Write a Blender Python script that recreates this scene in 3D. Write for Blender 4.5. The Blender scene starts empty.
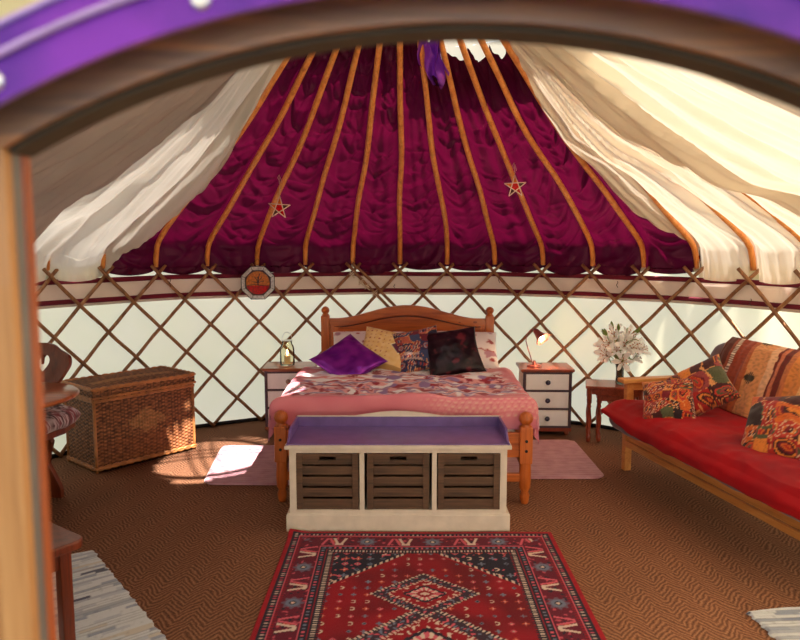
import bpy, bmesh, math, random
from math import sin, cos, pi, radians as rad, sqrt, exp, floor, atan2
from mathutils import Vector, Matrix, noise, Euler

random.seed(11)
SC = bpy.context.scene
COL = SC.collection
YC = 3.4          # centre of the round tent, camera at the origin
Z = Matrix.Identity(4)

# ------------------------------------------------------------------ materials
def srgb(r, g, b):
    f = lambda c: (c/255/12.92) if c/255 <= .04045 else ((c/255+.055)/1.055)**2.4
    return (f(r), f(g), f(b))

def newmat(name):
    m = bpy.data.materials.new(name); m.use_nodes = True
    nt = m.node_tree
    for n in list(nt.nodes): nt.nodes.remove(n)
    out = nt.nodes.new('ShaderNodeOutputMaterial')
    return m, nt, out

def bsdf(nt, out, col=None, rough=.6, metal=0, sheen=0, coat=0, spec=.5):
    b = nt.nodes.new('ShaderNodeBsdfPrincipled')
    if col is not None: b.inputs['Base Color'].default_value = (*col, 1)
    b.inputs['Roughness'].default_value = rough
    b.inputs['Metallic'].default_value = metal
    b.inputs['Sheen Weight'].default_value = sheen
    b.inputs['Coat Weight'].default_value = coat
    b.inputs['Specular IOR Level'].default_value = spec
    nt.links.new(b.outputs[0], out.inputs[0])
    return b

def coords(nt, scale=(1,1,1), rot=(0,0,0), kind='Object'):
    t = nt.nodes.new('ShaderNodeTexCoord'); mp = nt.nodes.new('ShaderNodeMapping')
    mp.inputs['Scale'].default_value = scale; mp.inputs['Rotation'].default_value = rot
    nt.links.new(t.outputs[kind], mp.inputs[0]); return mp.outputs[0]

def noisen(nt, vec, scale, detail=3, rough=.5, dist=0):
    n = nt.nodes.new('ShaderNodeTexNoise'); n.inputs['Scale'].default_value = scale
    n.inputs['Detail'].default_value = detail; n.inputs['Roughness'].default_value = rough
    n.inputs['Distortion'].default_value = dist
    if vec is not None: nt.links.new(vec, n.inputs['Vector'])
    return n.outputs['Fac']

def ramp(nt, fac, stops):
    r = nt.nodes.new('ShaderNodeValToRGB'); e = r.color_ramp.elements
    while len(e) < len(stops): e.new(.5)
    for i, (p, c) in enumerate(stops):
        e[i].position = p; e[i].color = (*c, 1)
    nt.links.new(fac, r.inputs[0]); return r.outputs[0]

def mathn(nt, op, a, b=None, c=None):
    n = nt.nodes.new('ShaderNodeMath'); n.operation = op
    for i, v in enumerate((a, b, c)):
        if v is None: continue
        if isinstance(v, (int, float)): n.inputs[i].default_value = v
        else: nt.links.new(v, n.inputs[i])
    return n.outputs[0]

def bump(nt, h, strength, dist, target):
    b = nt.nodes.new('ShaderNodeBump'); b.inputs['Strength'].default_value = strength
    b.inputs['Distance'].default_value = dist
    nt.links.new(h, b.inputs['Height']); nt.links.new(b.outputs[0], target.inputs['Normal'])

def wood(name, dark, mid, light, axis=2, rough=.45, scale=1.0, coat=.15, knots=True):
    m, nt, out = newmat(name); b = bsdf(nt, out, rough=rough, coat=coat)
    sc = [9*scale]*3; sc[axis] = .9*scale
    v = coords(nt, tuple(sc))
    n1 = noisen(nt, v, 2.2, 5, .6, .6)
    sc2 = [60*scale]*3; sc2[axis] = 2.0*scale
    n2 = noisen(nt, coords(nt, tuple(sc2)), 2.0, 3)
    f = mathn(nt, 'ADD', mathn(nt, 'MULTIPLY', n1, .7), mathn(nt, 'MULTIPLY', n2, .3))
    if knots:
        vo = nt.nodes.new('ShaderNodeTexVoronoi'); vo.inputs['Scale'].default_value = 5
        s3 = [1.6]*3; s3[axis] = .8
        nt.links.new(coords(nt, tuple(s3)), vo.inputs['Vector'])
        k = mathn(nt, 'LESS_THAN', vo.outputs['Distance'], .075)
        f = mathn(nt, 'SUBTRACT', f, mathn(nt, 'MULTIPLY', k, .25))
    c = ramp(nt, f, [(.3, dark), (.5, mid), (.68, light)])
    nt.links.new(c, b.inputs['Base Color'])
    bump(nt, n2, .25, .002, b)
    return m

def cloth(name, col, col2=None, rough=.85, sheen=.3, weave=350, ns=6, bstr=.2):
    m, nt, out = newmat(name); b = bsdf(nt, out, col, rough, sheen=sheen, spec=.25)
    v = coords(nt)
    if col2: nt.links.new(ramp(nt, noisen(nt, v, ns, 4), [(.35, col), (.65, col2)]), b.inputs['Base Color'])
    bump(nt, noisen(nt, v, weave, 2), bstr, .002, b)
    return m

def translucent(name, col, trans=.5, col2=None, gloss=0.0, grough=.35, ns=3, tcol=None):
    m, nt, out = newmat(name)
    d = nt.nodes.new('ShaderNodeBsdfDiffuse'); t = nt.nodes.new('ShaderNodeBsdfTranslucent')
    mx = nt.nodes.new('ShaderNodeMixShader'); mx.inputs[0].default_value = trans
    d.inputs[0].default_value = (*col, 1); t.inputs[0].default_value = (*(tcol or col), 1)
    if col2:
        c = ramp(nt, noisen(nt, coords(nt), ns, 4), [(.35, col), (.65, col2)])
        nt.links.new(c, d.inputs[0])
        if not tcol: nt.links.new(c, t.inputs[0])
    nt.links.new(d.outputs[0], mx.inputs[1]); nt.links.new(t.outputs[0], mx.inputs[2])
    last = mx.outputs[0]
    if gloss:
        g = nt.nodes.new('ShaderNodeBsdfGlossy'); g.inputs['Roughness'].default_value = grough
        g.inputs[0].default_value = (*[min(1, c*3+.12) for c in col], 1)
        m2 = nt.nodes.new('ShaderNodeMixShader'); m2.inputs[0].default_value = gloss
        nt.links.new(last, m2.inputs[1]); nt.links.new(g.outputs[0], m2.inputs[2]); last = m2.outputs[0]
    nt.links.new(last, out.inputs[0])
    return m

def plain(name, col, rough=.5, metal=0, coat=0, var=.12):
    m, nt, out = newmat(name); b = bsdf(nt, out, col, rough, metal, coat=coat)
    lo = tuple(max(0, c*(1-var)) for c in col); hi = tuple(min(1, c*(1+var)) for c in col)
    nt.links.new(ramp(nt, noisen(nt, coords(nt), 14, 4), [(.35, lo), (.65, hi)]), b.inputs['Base Color'])
    return m

def vcol(name, rough=.85, sheen=.2, nsc=260, bstr=.35, dist=.003, gloss=None):
    m, nt, out = newmat(name); b = bsdf(nt, out, rough=rough, sheen=sheen, spec=.3)
    a = nt.nodes.new('ShaderNodeVertexColor'); a.layer_name = 'Col'
    nt.links.new(a.outputs[0], b.inputs['Base Color'])
    bump(nt, noisen(nt, coords(nt), nsc, 2), bstr, dist, b)
    return m

M = {}
M['pole'] = wood('pole_wood', srgb(190,108,44), srgb(230,146,66), srgb(242,172,92), 2, .5, knots=False)
M['lath'] = wood('lath_wood', srgb(92,58,34), srgb(140,94,58), srgb(170,122,80), 2, .6, knots=False)
M['pine'] = wood('pine', srgb(140,62,20), srgb(190,96,36), srgb(208,116,48), 0, .35)
M['pine_up'] = wood('pine_upright', srgb(140,62,20), srgb(190,96,36), srgb(208,116,48), 2, .35)
M['sofa_wood'] = wood('sofa_pine', srgb(176,104,48), srgb(210,140,72), srgb(224,162,94), 0, .45)
M['sofa_cross'] = wood('sofa_pine_cross', srgb(176,104,48), srgb(214,142,72), srgb(228,164,94), 1, .45)
M['darkwood'] = wood('red_brown_wood', srgb(66,24,12), srgb(108,44,22), srgb(126,56,30), 2, .3, coat=.3, knots=False)
M['tablewood'] = wood('table_wood', srgb(112,50,22), srgb(160,82,40), srgb(178,100,54), 0, .3, coat=.3, knots=False)
M['mahog'] = wood('mahogany', srgb(92,30,16), srgb(142,58,34), srgb(160,74,46), 1, .3, coat=.3, knots=False)
M['crate'] = wood('crate_wood', srgb(46,32,24), srgb(92,64,46), srgb(122,88,64), 0, .7, coat=0)
M['door'] = wood('door_wood', srgb(140,88,44), srgb(184,128,72), srgb(204,150,92), 2, .55, knots=False)
M['jamb'] = wood('jamb_wood', srgb(120,54,20), srgb(170,82,32), srgb(186,98,42), 2, .45, knots=False)
M['lintel'] = wood('lintel_wood', srgb(84,72,66), srgb(150,112,82), srgb(226,150,84), 0, .55, scale=1.1, knots=False)
M['lintel_dark'] = plain('lintel_dark', srgb(66,56,36), .7)
M['greymetal'] = plain('grey_strip', srgb(112,104,96), .5)
M['cream'] = plain('cream_paint', srgb(218,202,188), .5, var=.06)
M['white'] = plain('white_paint', srgb(246,244,246), .4, var=.03)
M['purple'] = plain('purple_paint', srgb(112,84,146), .35, coat=.2)
M['drk'] = plain('dark_trim', srgb(72,52,66), .5)
M['black'] = plain('black_rubber', srgb(26,24,24), .5)
M['knobdark'] = plain('dark_knob', srgb(52,48,72), .25, coat=.5)
M['knobpale'] = plain('pale_knob', srgb(150,120,110), .2, coat=.5)
M['silver'] = plain('silver', srgb(225,222,220), .3, metal=.9)
M['wire'] = plain('copper_wire', srgb(244,216,196), .35, metal=.3)
M['copper'] = plain('pink_metal', srgb(168,98,92), .3, metal=.5)
M['string'] = plain('string', srgb(214,196,170), .8)
M['cord'] = plain('dark_cord', srgb(60,34,28), .8)
M['canvas'] = translucent('wall_canvas', srgb(240,232,206), .55, srgb(234,230,196), ns=1.2)
M['outer'] = translucent('outer_roof_canvas', srgb(216,214,198), .16)
M['bandc'] = translucent('band_canvas', srgb(236,222,214), .45, srgb(228,212,206), ns=4)
M['maroonband'] = cloth('maroon_band', srgb(112,16,44), srgb(96,12,36))
M['maroon'] = translucent('maroon_lining', srgb(52,8,32), .30, srgb(66,10,38), gloss=.08, grough=.38, tcol=srgb(76,5,34))
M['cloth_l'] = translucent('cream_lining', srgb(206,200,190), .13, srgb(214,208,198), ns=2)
M['cloth_shade'] = translucent('cream_lining_shade', srgb(170,158,154), .10, srgb(182,168,162), ns=2)  # cream cloth again, its shading put into a darker colour
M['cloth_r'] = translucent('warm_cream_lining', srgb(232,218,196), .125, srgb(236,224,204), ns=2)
M['purplefab'] = cloth('purple_canvas', srgb(140,56,190), srgb(84,40,150), rough=.6, ns=7)
M['piping'] = plain('lilac_piping', srgb(190,160,222), .4)
M['satin'] = translucent('purple_satin', srgb(120,50,170), .5, gloss=.25, grough=.3)
M['mauve'] = cloth('mauve_rug', srgb(190,140,150), srgb(172,118,132), weave=180, ns=14, bstr=.6)
M['redcover'] = cloth('red_cover', srgb(172,0,18), srgb(128,0,22), rough=.75, sheen=.04, ns=3)
M['futon'] = cloth('grey_futon', srgb(116,96,102), srgb(90,72,84), ns=12)
M['linen'] = cloth('white_linen', srgb(232,222,222), srgb(222,208,212))
M['vc'] = vcol('patterned_cloth')
M['vcrug'] = vcol('woven_pile', sheen=.03, nsc=320, bstr=.7, dist=.004)
M['vcsatin'] = vcol('shiny_cloth', rough=.36, sheen=.0, nsc=20, bstr=.05)
M['satinpurple'] = vcol('purple_satin_cushion', rough=.28, sheen=0, nsc=14, bstr=.25, dist=.02)
for n_ in M['satinpurple'].node_tree.nodes:
    if n_.type == 'BSDF_PRINCIPLED': n_.inputs['Metallic'].default_value = .45
M['vcwick'] = vcol('wicker', rough=.5, sheen=0, nsc=160, bstr=.4)
M['leaf'] = translucent('leaf', srgb(120,140,70), .3, srgb(150,164,96))
M['petal'] = translucent('petal', srgb(255,255,252), .3, srgb(250,244,240), ns=30)
M['anther'] = plain('anther', srgb(176,96,40), .7)
M['soil'] = plain('grass_ground', srgb(96,112,60), .9)
M['candle'] = plain('candle_wax', srgb(236,214,170), .4)

def glass(name, col, rough=.05, alpha=.35):
    m, nt, out = newmat(name)
    g = nt.nodes.new('ShaderNodeBsdfGlossy'); g.inputs['Roughness'].default_value = rough
    t = nt.nodes.new('ShaderNodeBsdfTransparent'); t.inputs[0].default_value = (*col, 1)
    mx = nt.nodes.new('ShaderNodeMixShader'); f = nt.nodes.new('ShaderNodeFresnel'); f.inputs[0].default_value = 1.18 if alpha == 0 else 1.5
    v = mathn(nt, 'ADD', f.outputs[0], alpha*.3)
    nt.links.new(v, mx.inputs[0]); nt.links.new(t.outputs[0], mx.inputs[1]); nt.links.new(g.outputs[0], mx.inputs[2])
    nt.links.new(mx.outputs[0], out.inputs[0]); return m
M['glass'] = glass('clear_glass', (.98, .97, .90), alpha=0)
M['vaseglass'] = glass('vase_glass', (.45, .55, .52))
def stained(name, c, tr=.5):
    m, nt, out = newmat(name)
    p = nt.nodes.new('ShaderNodeBsdfPrincipled'); p.inputs['Base Color'].default_value = (*c, 1); p.inputs['Roughness'].default_value = .15
    t = nt.nodes.new('ShaderNodeBsdfTranslucent'); mx = nt.nodes.new('ShaderNodeMixShader'); mx.inputs[0].default_value = tr
    cc = ramp(nt, noisen(nt, coords(nt), 60, 3), [(.3, tuple(x*.6 for x in c)), (.7, tuple(min(1, x*1.3) for x in c))])
    nt.links.new(cc, p.inputs['Base Color']); nt.links.new(cc, t.inputs[0])
    nt.links.new(p.outputs[0], mx.inputs[1]); nt.links.new(t.outputs[0], mx.inputs[2]); nt.links.new(mx.outputs[0], out.inputs[0]); return m
M['sg_white'] = stained('bevelled_white_glass', srgb(255,252,250), .6)
M['sg_red'] = stained('red_glass', srgb(226,16,30)); M['sg_orange'] = stained('orange_glass', srgb(244,140,50))
M['sg_brown'] = stained('brown_glass', srgb(110,70,60)); M['sg_amber'] = stained('amber_glass', srgb(230,130,50))
def emit(name, c, s):
    m, nt, out = newmat(name); e = nt.nodes.new('ShaderNodeEmission')
    e.inputs[0].default_value = (*c, 1); e.inputs[1].default_value = s
    nt.links.new(e.outputs[0], out.inputs[0]); return m
M['bulb'] = emit('lit_bulb', (1, .72, .45), 30); M['flame'] = emit('flame', (1, .62, .22), 14)

# woven sisal carpet
def carpet():
    m, nt, out = newmat('sisal_carpet'); b = bsdf(nt, out, rough=.95, spec=.15)
    v = coords(nt); sep = nt.nodes.new('ShaderNodeSeparateXYZ'); nt.links.new(v, sep.inputs[0])
    nz = noisen(nt, v, 14, 2)
    x = mathn(nt, 'ADD', sep.outputs[0], mathn(nt, 'MULTIPLY', nz, .055))
    zig = mathn(nt, 'PINGPONG', x, .07)
    ph = mathn(nt, 'ADD', mathn(nt, 'ADD', sep.outputs[1], mathn(nt, 'MULTIPLY', noisen(nt, v, 5, 2), .03)), mathn(nt, 'MULTIPLY', zig, 1.3))
    w = mathn(nt, 'SINE', mathn(nt, 'MULTIPLY', ph, 2*pi/.032))
    gr = noisen(nt, coords(nt, (60, 160, 60)), 1.6, 3)
    h = mathn(nt, 'ADD', mathn(nt, 'MULTIPLY', w, .20), gr)
    c = ramp(nt, h, [(.15, srgb(82,52,38)), (.55, srgb(142,96,70)), (.95, srgb(186,136,104))])
    big = ramp(nt, noisen(nt, v, 1.6, 4), [(.3, (.86,.84,.84)), (.7, (1.05,1,.98))])
    mx = nt.nodes.new('ShaderNodeMix'); mx.data_type = 'RGBA'; mx.blend_type = 'MULTIPLY'; mx.inputs[0].default_value = 1
    nt.links.new(c, mx.inputs[6]); nt.links.new(big, mx.inputs[7]); nt.links.new(mx.outputs[2], b.inputs['Base Color'])
    bump(nt, h, .7, .006, b)
    return m
M['carpet'] = carpet()

# ------------------------------------------------------------------ mesh helpers
def tag(o, label=None, cat=None, group=None, kind=None):
    if label: o['label'] = label
    if cat: o['category'] = cat
    if group: o['group'] = group
    if kind: o['kind'] = kind
    return o

def empty(name, loc=(0,0,0), rz=0.0, label=None, cat=None, group=None, kind=None):
    o = bpy.data.objects.new(name, None); COL.objects.link(o)
    o.empty_display_size = .1
    o.location = loc; o.rotation_euler = (0, 0, rz)
    return tag(o, label, cat, group, kind)

def link(name, me, mat, parent=None):
    if mat is not None and not me.materials: me.materials.append(mat)
    o = bpy.data.objects.new(name, me); COL.objects.link(o)
    if parent is not None: o.parent = parent
    return o

def copy_tree(o, parent=None):
    c = o.copy(); COL.objects.link(c)
    if parent is not None: c.parent = parent
    for ch in list(o.children): copy_tree(ch, c)
    return c

class MB:
    def __init__(s): s.v = []; s.f = []; s.sm = []; s.mi = []; s.cur = 0
    def add(s, vs, fs, smooth=False, mat=None):
        n = len(s.v)
        for p in vs: s.v.append(tuple(mat @ Vector(p)) if mat is not None else tuple(p))
        for f in fs: s.f.append([i+n for i in f]); s.sm.append(smooth); s.mi.append(s.cur)
    def box(s, c, d, rot=None, bev=0.0, mat=None):
        bm = bmesh.new(); bmesh.ops.create_cube(bm, size=1)
        for v in bm.verts: v.co = Vector((v.co.x*d[0], v.co.y*d[1], v.co.z*d[2]))
        if bev: bmesh.ops.bevel(bm, geom=bm.edges[:], offset=min(bev, min(d)*.45), segments=2, affect='EDGES', profile=.6)
        T = Matrix.Translation(c)
        if rot is not None: T = T @ (rot if isinstance(rot, Matrix) else Euler(rot).to_matrix().to_4x4())
        if mat is not None: T = mat @ T
        bm.verts.index_update()
        s.add([T @ v.co for v in bm.verts], [[v.index for v in f.verts] for f in bm.faces]); bm.free(); return s
    def tube(s, pts, r, seg=8, cap=True, closed=False):
        pts = [Vector(p) for p in pts]; n = len(pts)
        rs = r if isinstance(r, (list, tuple)) else [r]*n
        up = None; base = len(s.v)
        for i, p in enumerate(pts):
            a = pts[(i-1) % n] if (i > 0 or closed) else p
            b = pts[(i+1) % n] if (i < n-1 or closed) else p
            t = (b-a).normalized()
            if up is None:
                up = Vector((0,0,1)) if abs(t.z) < .9 else Vector((1,0,0))
            x = up.cross(t)
            if x.length < 1e-5: x = Vector((1,0,0)).cross(t)
            x.normalize(); y = t.cross(x).normalized(); up = y
            for k in range(seg):
                an = 2*pi*k/seg
                s.v.append(tuple(p + (x*cos(an)+y*sin(an))*rs[i]))
        m = n if closed else n-1
        for i in range(m):
            for k in range(seg):
                a = base+i*seg; b = base+((i+1) % n)*seg; k2 = (k+1) % seg
                s.f.append([a+k, a+k2, b+k2, b+k]); s.sm.append(True); s.mi.append(s.cur)
        if cap and not closed:
            s.f.append([base+k for k in range(seg)][::-1]); s.sm.append(False); s.mi.append(s.cur)
            s.f.append([base+(n-1)*seg+k for k in range(seg)]); s.sm.append(False); s.mi.append(s.cur)
        return s
    def lathe(s, prof, c=(0,0,0), seg=20, mat=None):
        T = (mat if mat is not None else Matrix.Identity(4)) @ Matrix.Translation(c)
        vs = []; fs = []
        for (r, z) in prof:
            for k in range(seg):
                an = 2*pi*k/seg; vs.append(T @ Vector((r*cos(an), r*sin(an), z)))
        for i in range(len(prof)-1):
            for k in range(seg):
                k2 = (k+1) % seg; fs.append([i*seg+k, i*seg+k2, (i+1)*seg+k2, (i+1)*seg+k])
        s.add(vs, fs, True)
        n = len(vs)
        s.add([vs[k] for k in range(seg)], [list(range(seg))[::-1]]); s.add([vs[n-seg+k] for k in range(seg)], [list(range(seg))])
        return s
    def sheet(s, fn, nu, nv, smooth=True, closeu=False):
        vs = [fn(i/nu, j/nv) for j in range(nv+1) for i in range(nu+(0 if closeu else 1))]
        w = nu+(0 if closeu else 1); fs = []
        for j in range(nv):
            for i in range(nu):
                i2 = (i+1) % w
                fs.append([j*w+i, j*w+i2, (j+1)*w+i2, (j+1)*w+i])
        s.add(vs, fs, smooth); return s
    def mesh(s, name, mats):
        me = bpy.data.meshes.new(name); me.from_pydata(s.v, [], s.f)
        if not isinstance(mats, (list, tuple)): mats = [mats]
        for m in mats: me.materials.append(m)
        me.polygons.foreach_set('use_smooth', s.sm); me.polygons.foreach_set('material_index', s.mi)
        me.update(); return me
    def build(s, name, mat, parent=None, fix=True):
        me = s.mesh(name, mat)
        if fix:
            bm = bmesh.new(); bm.from_mesh(me); bmesh.ops.recalc_face_normals(bm, faces=bm.faces[:]); bm.to_mesh(me); bm.free()
        return link(name, me, None, parent)

def plate(outline, holes, th, mat4=None, bev=0.0):
    """a board cut to an outline (list of xy), lying in XY, thickness along Z, centred"""
    cu = bpy.data.curves.new('c', 'CURVE'); cu.dimensions = '2D'; cu.fill_mode = 'BOTH'
    for poly in [outline]+holes:
        sp = cu.splines.new('POLY'); sp.points.add(len(poly)-1)
        for i, p in enumerate(poly): sp.points[i].co = (p[0], p[1], 0, 1)
        sp.use_cyclic_u = True
    cu.extrude = th/2; cu.bevel_depth = bev; cu.bevel_resolution = 1
    ob = bpy.data.objects.new('c', cu)
    me = bpy.data.meshes.new_from_object(ob)
    mb = MB(); mb.add([v.co for v in me.vertices], [list(p.vertices) for p in me.polygons], False, mat4)
    bpy.data.objects.remove(ob); bpy.data.curves.remove(cu); bpy.data.meshes.remove(me)
    return mb

def join(*mbs):
    r = MB()
    for m in mbs:
        n = len(r.v); r.v += m.v; r.f += [[i+n for i in f] for f in m.f]; r.sm += m.sm; r.mi += m.mi
    return r

def grid_obj(name, fn, nu, nv, mat, parent=None, colf=None, closeu=False, smooth=True, solid=0):
    mb = MB(); mb.sheet(fn, nu, nv, smooth, closeu)
    me = mb.mesh(name, mat)
    if colf:
        a = me.color_attributes.new('Col', 'FLOAT_COLOR', 'POINT')
        w = nu+(0 if closeu else 1); buf = []
        for j in range(nv+1):
            for i in range(w):
                c = colf(i/nu, j/nv); buf += [c[0], c[1], c[2], 1]
        a.data.foreach_set('color', buf)
    o = link(name, me, None, parent)
    if solid:
        md = o.modifiers.new('Solidify', 'SOLIDIFY'); md.thickness = solid; md.offset = 0
    return o

XZ = Matrix(((1,0,0,0),(0,0,-1,0),(0,1,0,0),(0,0,0,1)))   # plate (x,y) -> world (x, 0, z), thickness along y
def T(x, y, z): return Matrix.Translation((x, y, z))
def N(x, y=0, z=0): return noise.noise(Vector((x, y, z)))
def lerp(a, b, t): return a+(b-a)*t
def mix(c1, c2, t): return tuple(lerp(a, b, t) for a, b in zip(c1, c2))
def clamp(x, a=0, b=1): return max(a, min(b, x))
def sst(a, b, x):
    t = clamp((x-a)/(b-a)); return t*t*(3-2*t)
def hsh(*a):
    h = 0.0
    for i, v in enumerate(a): h += (v+1.37)*(12.9898+i*65.233)
    x = sin(h)*43758.5453; return x-floor(x)

# ------------------------------------------------------------------ the tent
PROF = [(3.04,1.36),(3.005,1.47),(2.90,1.59),(2.38,1.86),(1.56,2.26),(1.02,2.585),(.45,2.93)]
def _cr(p0, p1, p2, p3, t):
    return tuple(.5*((2*b)+(-a+c)*t+(2*a-5*b+4*c-d)*t*t+(-a+3*b-3*c+d)*t**3) for a, b, c, d in zip(p0, p1, p2, p3))
_S = []
for i in range(len(PROF)-1):
    p0 = PROF[max(i-1, 0)]; p3 = PROF[min(i+2, len(PROF)-1)]
    for k in range(20): _S.append(_cr(p0, PROF[i], PROF[i+1], p3, k/20))
_S.append(PROF[-1])
_L = [0.0]
for i in range(1, len(_S)): _L.append(_L[-1]+sqrt((_S[i][0]-_S[i-1][0])**2+(_S[i][1]-_S[i-1][1])**2))
LT = _L[-1]
def prof(s):
    d = s*LT
    if d <= 0: return _S[0][0], _S[0][1]+d, -1.0, 0.0
    lo = 0
    while lo < len(_L)-2 and _L[lo+1] < d: lo += 1
    t = (d-_L[lo])/(_L[lo+1]-_L[lo])
    a, b = _S[lo], _S[lo+1]; i0 = max(lo-2, 0); i1 = min(lo+3, len(_S)-1)
    dr = _S[i1][0]-_S[i0][0]; dz = _S[i1][1]-_S[i0][1]; l = sqrt(dr*dr+dz*dz)
    return lerp(a[0], b[0], t), lerp(a[1], b[1], t), -dz/l, dr/l
def RP(th, s, off=0.0, dz=0.0):
    r, z, nr, nz = prof(s); r += nr*off; z += nz*off+dz
    a = rad(th); return (r*sin(a), YC+r*cos(a), z)
def CYL(th, z, r=3.0):
    a = rad(th); return (r*sin(a), YC+r*cos(a), z)

# ground, carpet, wall
g = MB(); g.lathe([(0.01,-.03),(30,-.03)], (0, YC, 0), 48)
tag(g.build('ground', M['soil']), kind='structure')
f = MB(); f.lathe([(3.10,-.02),(3.10,0),(0.001,0)], (0, YC, 0), 96)
fl = f.build('floor', M['carpet']); tag(fl, kind='structure')
def wallfn(u, v):
    th = lerp(-167, 167, u); z = lerp(0, 1.405, v)
    r = 3.035+.008*sin(th*.9)*v+.012*N(th*.12, z*1.1)+ .006*N(th*.7, z*2)
    return CYL(th, z, r)
tag(grid_obj('wall_back', wallfn, 300, 14, M['canvas']), kind='structure')
def band(name, z0, z1, r, mat, thk=.003):
    o = grid_obj(name, lambda u, v: CYL(lerp(-160, 160, u), lerp(z0, z1, v)+.006*N(u*30), r), 240, 3, mat, solid=thk)
    return tag(o, kind='structure')
band('trim_1', 1.252, 1.290, 3.003, M['maroonband'])
band('trim_2', 1.106, 1.141, 3.003, M['maroonband'])
band('trim_3', 1.085, 1.29, 3.010, M['bandc'])
band('baseboard_back', 0.0, .03, 3.0, M['black'], .01)

# trellis
LR = 2.972
tr = empty('trellis', (0, YC, 0), 0, 'round lattice of crossed bent wooden laths standing in front of the pale canvas wall', 'trellis')
tr['kind'] = 'structure'
def lath(th0, sgn, jit=0.0, name='lath', z1=1.37, z0=.01):
    pts = []; rr = []
    n = 22; r0 = LR+(.012 if sgn > 0 else -.012)
    for i in range(n+1):
        z = lerp(z0, z1, i/n)
        th = th0+sgn*(z-.01)/1.29*24+jit*sin(i*.5)+.18*N(th0*3+jit*9, i*.5, sgn)
        r = r0+(.014*sst(1.25, 1.37, z))*(1 if sgn > 0 else -1)
        x, y, zz = CYL(th, z, r); pts.append((x, y-YC, zz)); rr.append(.0138+.0014*N(th0, i*.7))
    MB().tube(pts, rr, 7).build(name, M['lath'], tr, fix=False)
for k in range(-16, 14): lath(8*(k-3)+24*0, 1) if k < 14 else None
for k in range(-13, 17): lath(8*(k+3), -1)
# overlapping joint of two trellis panels beside the headboard
for dth in (1.3, ): lath(8*(-1)+dth+24, -1, .1, z0=.75)
for i, (th, z) in enumerate([(-8.2, 1.27), (-4.3, 1.10), (-8, .86), (-12, .66), (-5.6, 1.16), (-6.6, 1.2)]):
    x, y, zz = CYL(th, z, LR-.002); mb = MB()
    for q in range(4):
        a = rad(th)
        pts = [(x+cos(a)*.022*cos(t)+sin(a)*.03*sin(t)*0, y-YC-.03*sin(t), z+(q-1.5)*.009+.018*cos(t)*(1 if q % 2 else -1)) for t in [2*pi*j/10 for j in range(10)]]
        mb.tube(pts, .004, 5, closed=True)
    mb.build('binding', M['string'], tr, fix=False)
for th, z, l in [(-38.5, 1.27, .07), (1.2, 1.30, .06), (-1.0, 1.18, .03), (17, 1.27, .07), (36.5, 1.24, .05), (56.8, 1.16, .05), (32, 1.3, .05)]:
    x, y, _ = CYL(th, z, LR-.03)
    pts = [(x+.006*sin(j*1.3), y-YC, z-l*j/6) for j in range(7)]
    MB().tube(pts, .0028, 5).build('dangling_cord', M['cord'], tr, fix=False)

# roof poles
ordw = {-6:'under the cream lining just left of the maroon',-5:'first from the left across the maroon lining',-4:'second from the left across the maroon lining',
 -3:'with the left wire star hung beside it',-2:'fourth from the left, ending left of the headboard',-1:'fifth from the left, above the tied trellis joint',0:'running straight up above the middle of the bed',
 1:'just right of the middle, leaning left at its top',2:'ending above the right headboard post',3:'with the right wire star hung before it',4:'with the strongest bend, above the lamp',
 5:'mostly behind maroon cloth, ending above the lilies',6:'where maroon meets the cream lining at the right',7:'dark against the cream lining, above the futon arm',8:'at the right edge, above the orange throw',
 -7:'dark beside the doorway on the left, under cream lining',-8:'farthest left, behind the door jamb'}
for k in range(-8, 9):
    th = 8*k; pts = []; rr = []
    wob = .5 if k != 4 else .9
    for i in range(37):
        s = i/36
        t2 = th+wob*1.6*N(k*5.1, s*2.6)*sin(pi*min(1, s*1.3))
        o2 = .012*N(k*3.3, s*3, 4); r, z, nr, nz = prof(lerp(.0, .985, s))
        pts.append(RP(t2, lerp(.0, .985, s), o2+.012)); rr.append(.0215-.004*s+.001*N(k, s*9))
    o = MB().tube(pts, rr, 9).build('roof_pole', M['pole'], fix=False)
    tag(o, 'honey coloured bent wooden roof pole, ' + ordw[k], 'pole', 'bent roof poles')

# roof crown: ring and crossing laths over the opening
cr = empty('skylight_frame', (0, YC, 2.93), 0, 'round wooden crown ring with crossing bent laths at the top of the roof', 'skylight frame')
MB().tube([(.455*cos(2*pi*i/48), .455*sin(2*pi*i/48), 0) for i in range(48)], .032, 10, closed=True).build('ring', M['pole'], cr, fix=False)
for ang in (0, 90):
    for d in (-.09, 0.0, .09):
        w = sqrt(.45**2-d*d); pts = [(lerp(-w, w, j/14), d, .02+.13*(1-(2*j/14-1)**2)) for j in range(15)]
        R = Matrix.Rotation(rad(ang+20), 4, 'Z'); MB().tube([R @ Vector(p) for p in pts], .011, 7).build('lath', M['pole'], cr, fix=False)

# outer canvas of the roof, open at the crown
def outer(t0, t1, s0, s1, nu, nv):
    mb = MB(); mb.sheet(lambda u, v: RP(lerp(t0, t1, u), lerp(s0, s1, v), -.11+.01*N(u*40, v*5)), nu, nv)
    return mb
tag(join(outer(120, 166, -.03, .27, 20, 8), outer(-166, -120, -.03, .27, 20, 8), outer(118, 242, .27, .80, 50, 14), outer(6, 46, .69, .80, 30, 6), outer(-180, 180, .80, .97, 140, 8)).build('roof', M['outer'], fix=False), kind='structure')
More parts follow.
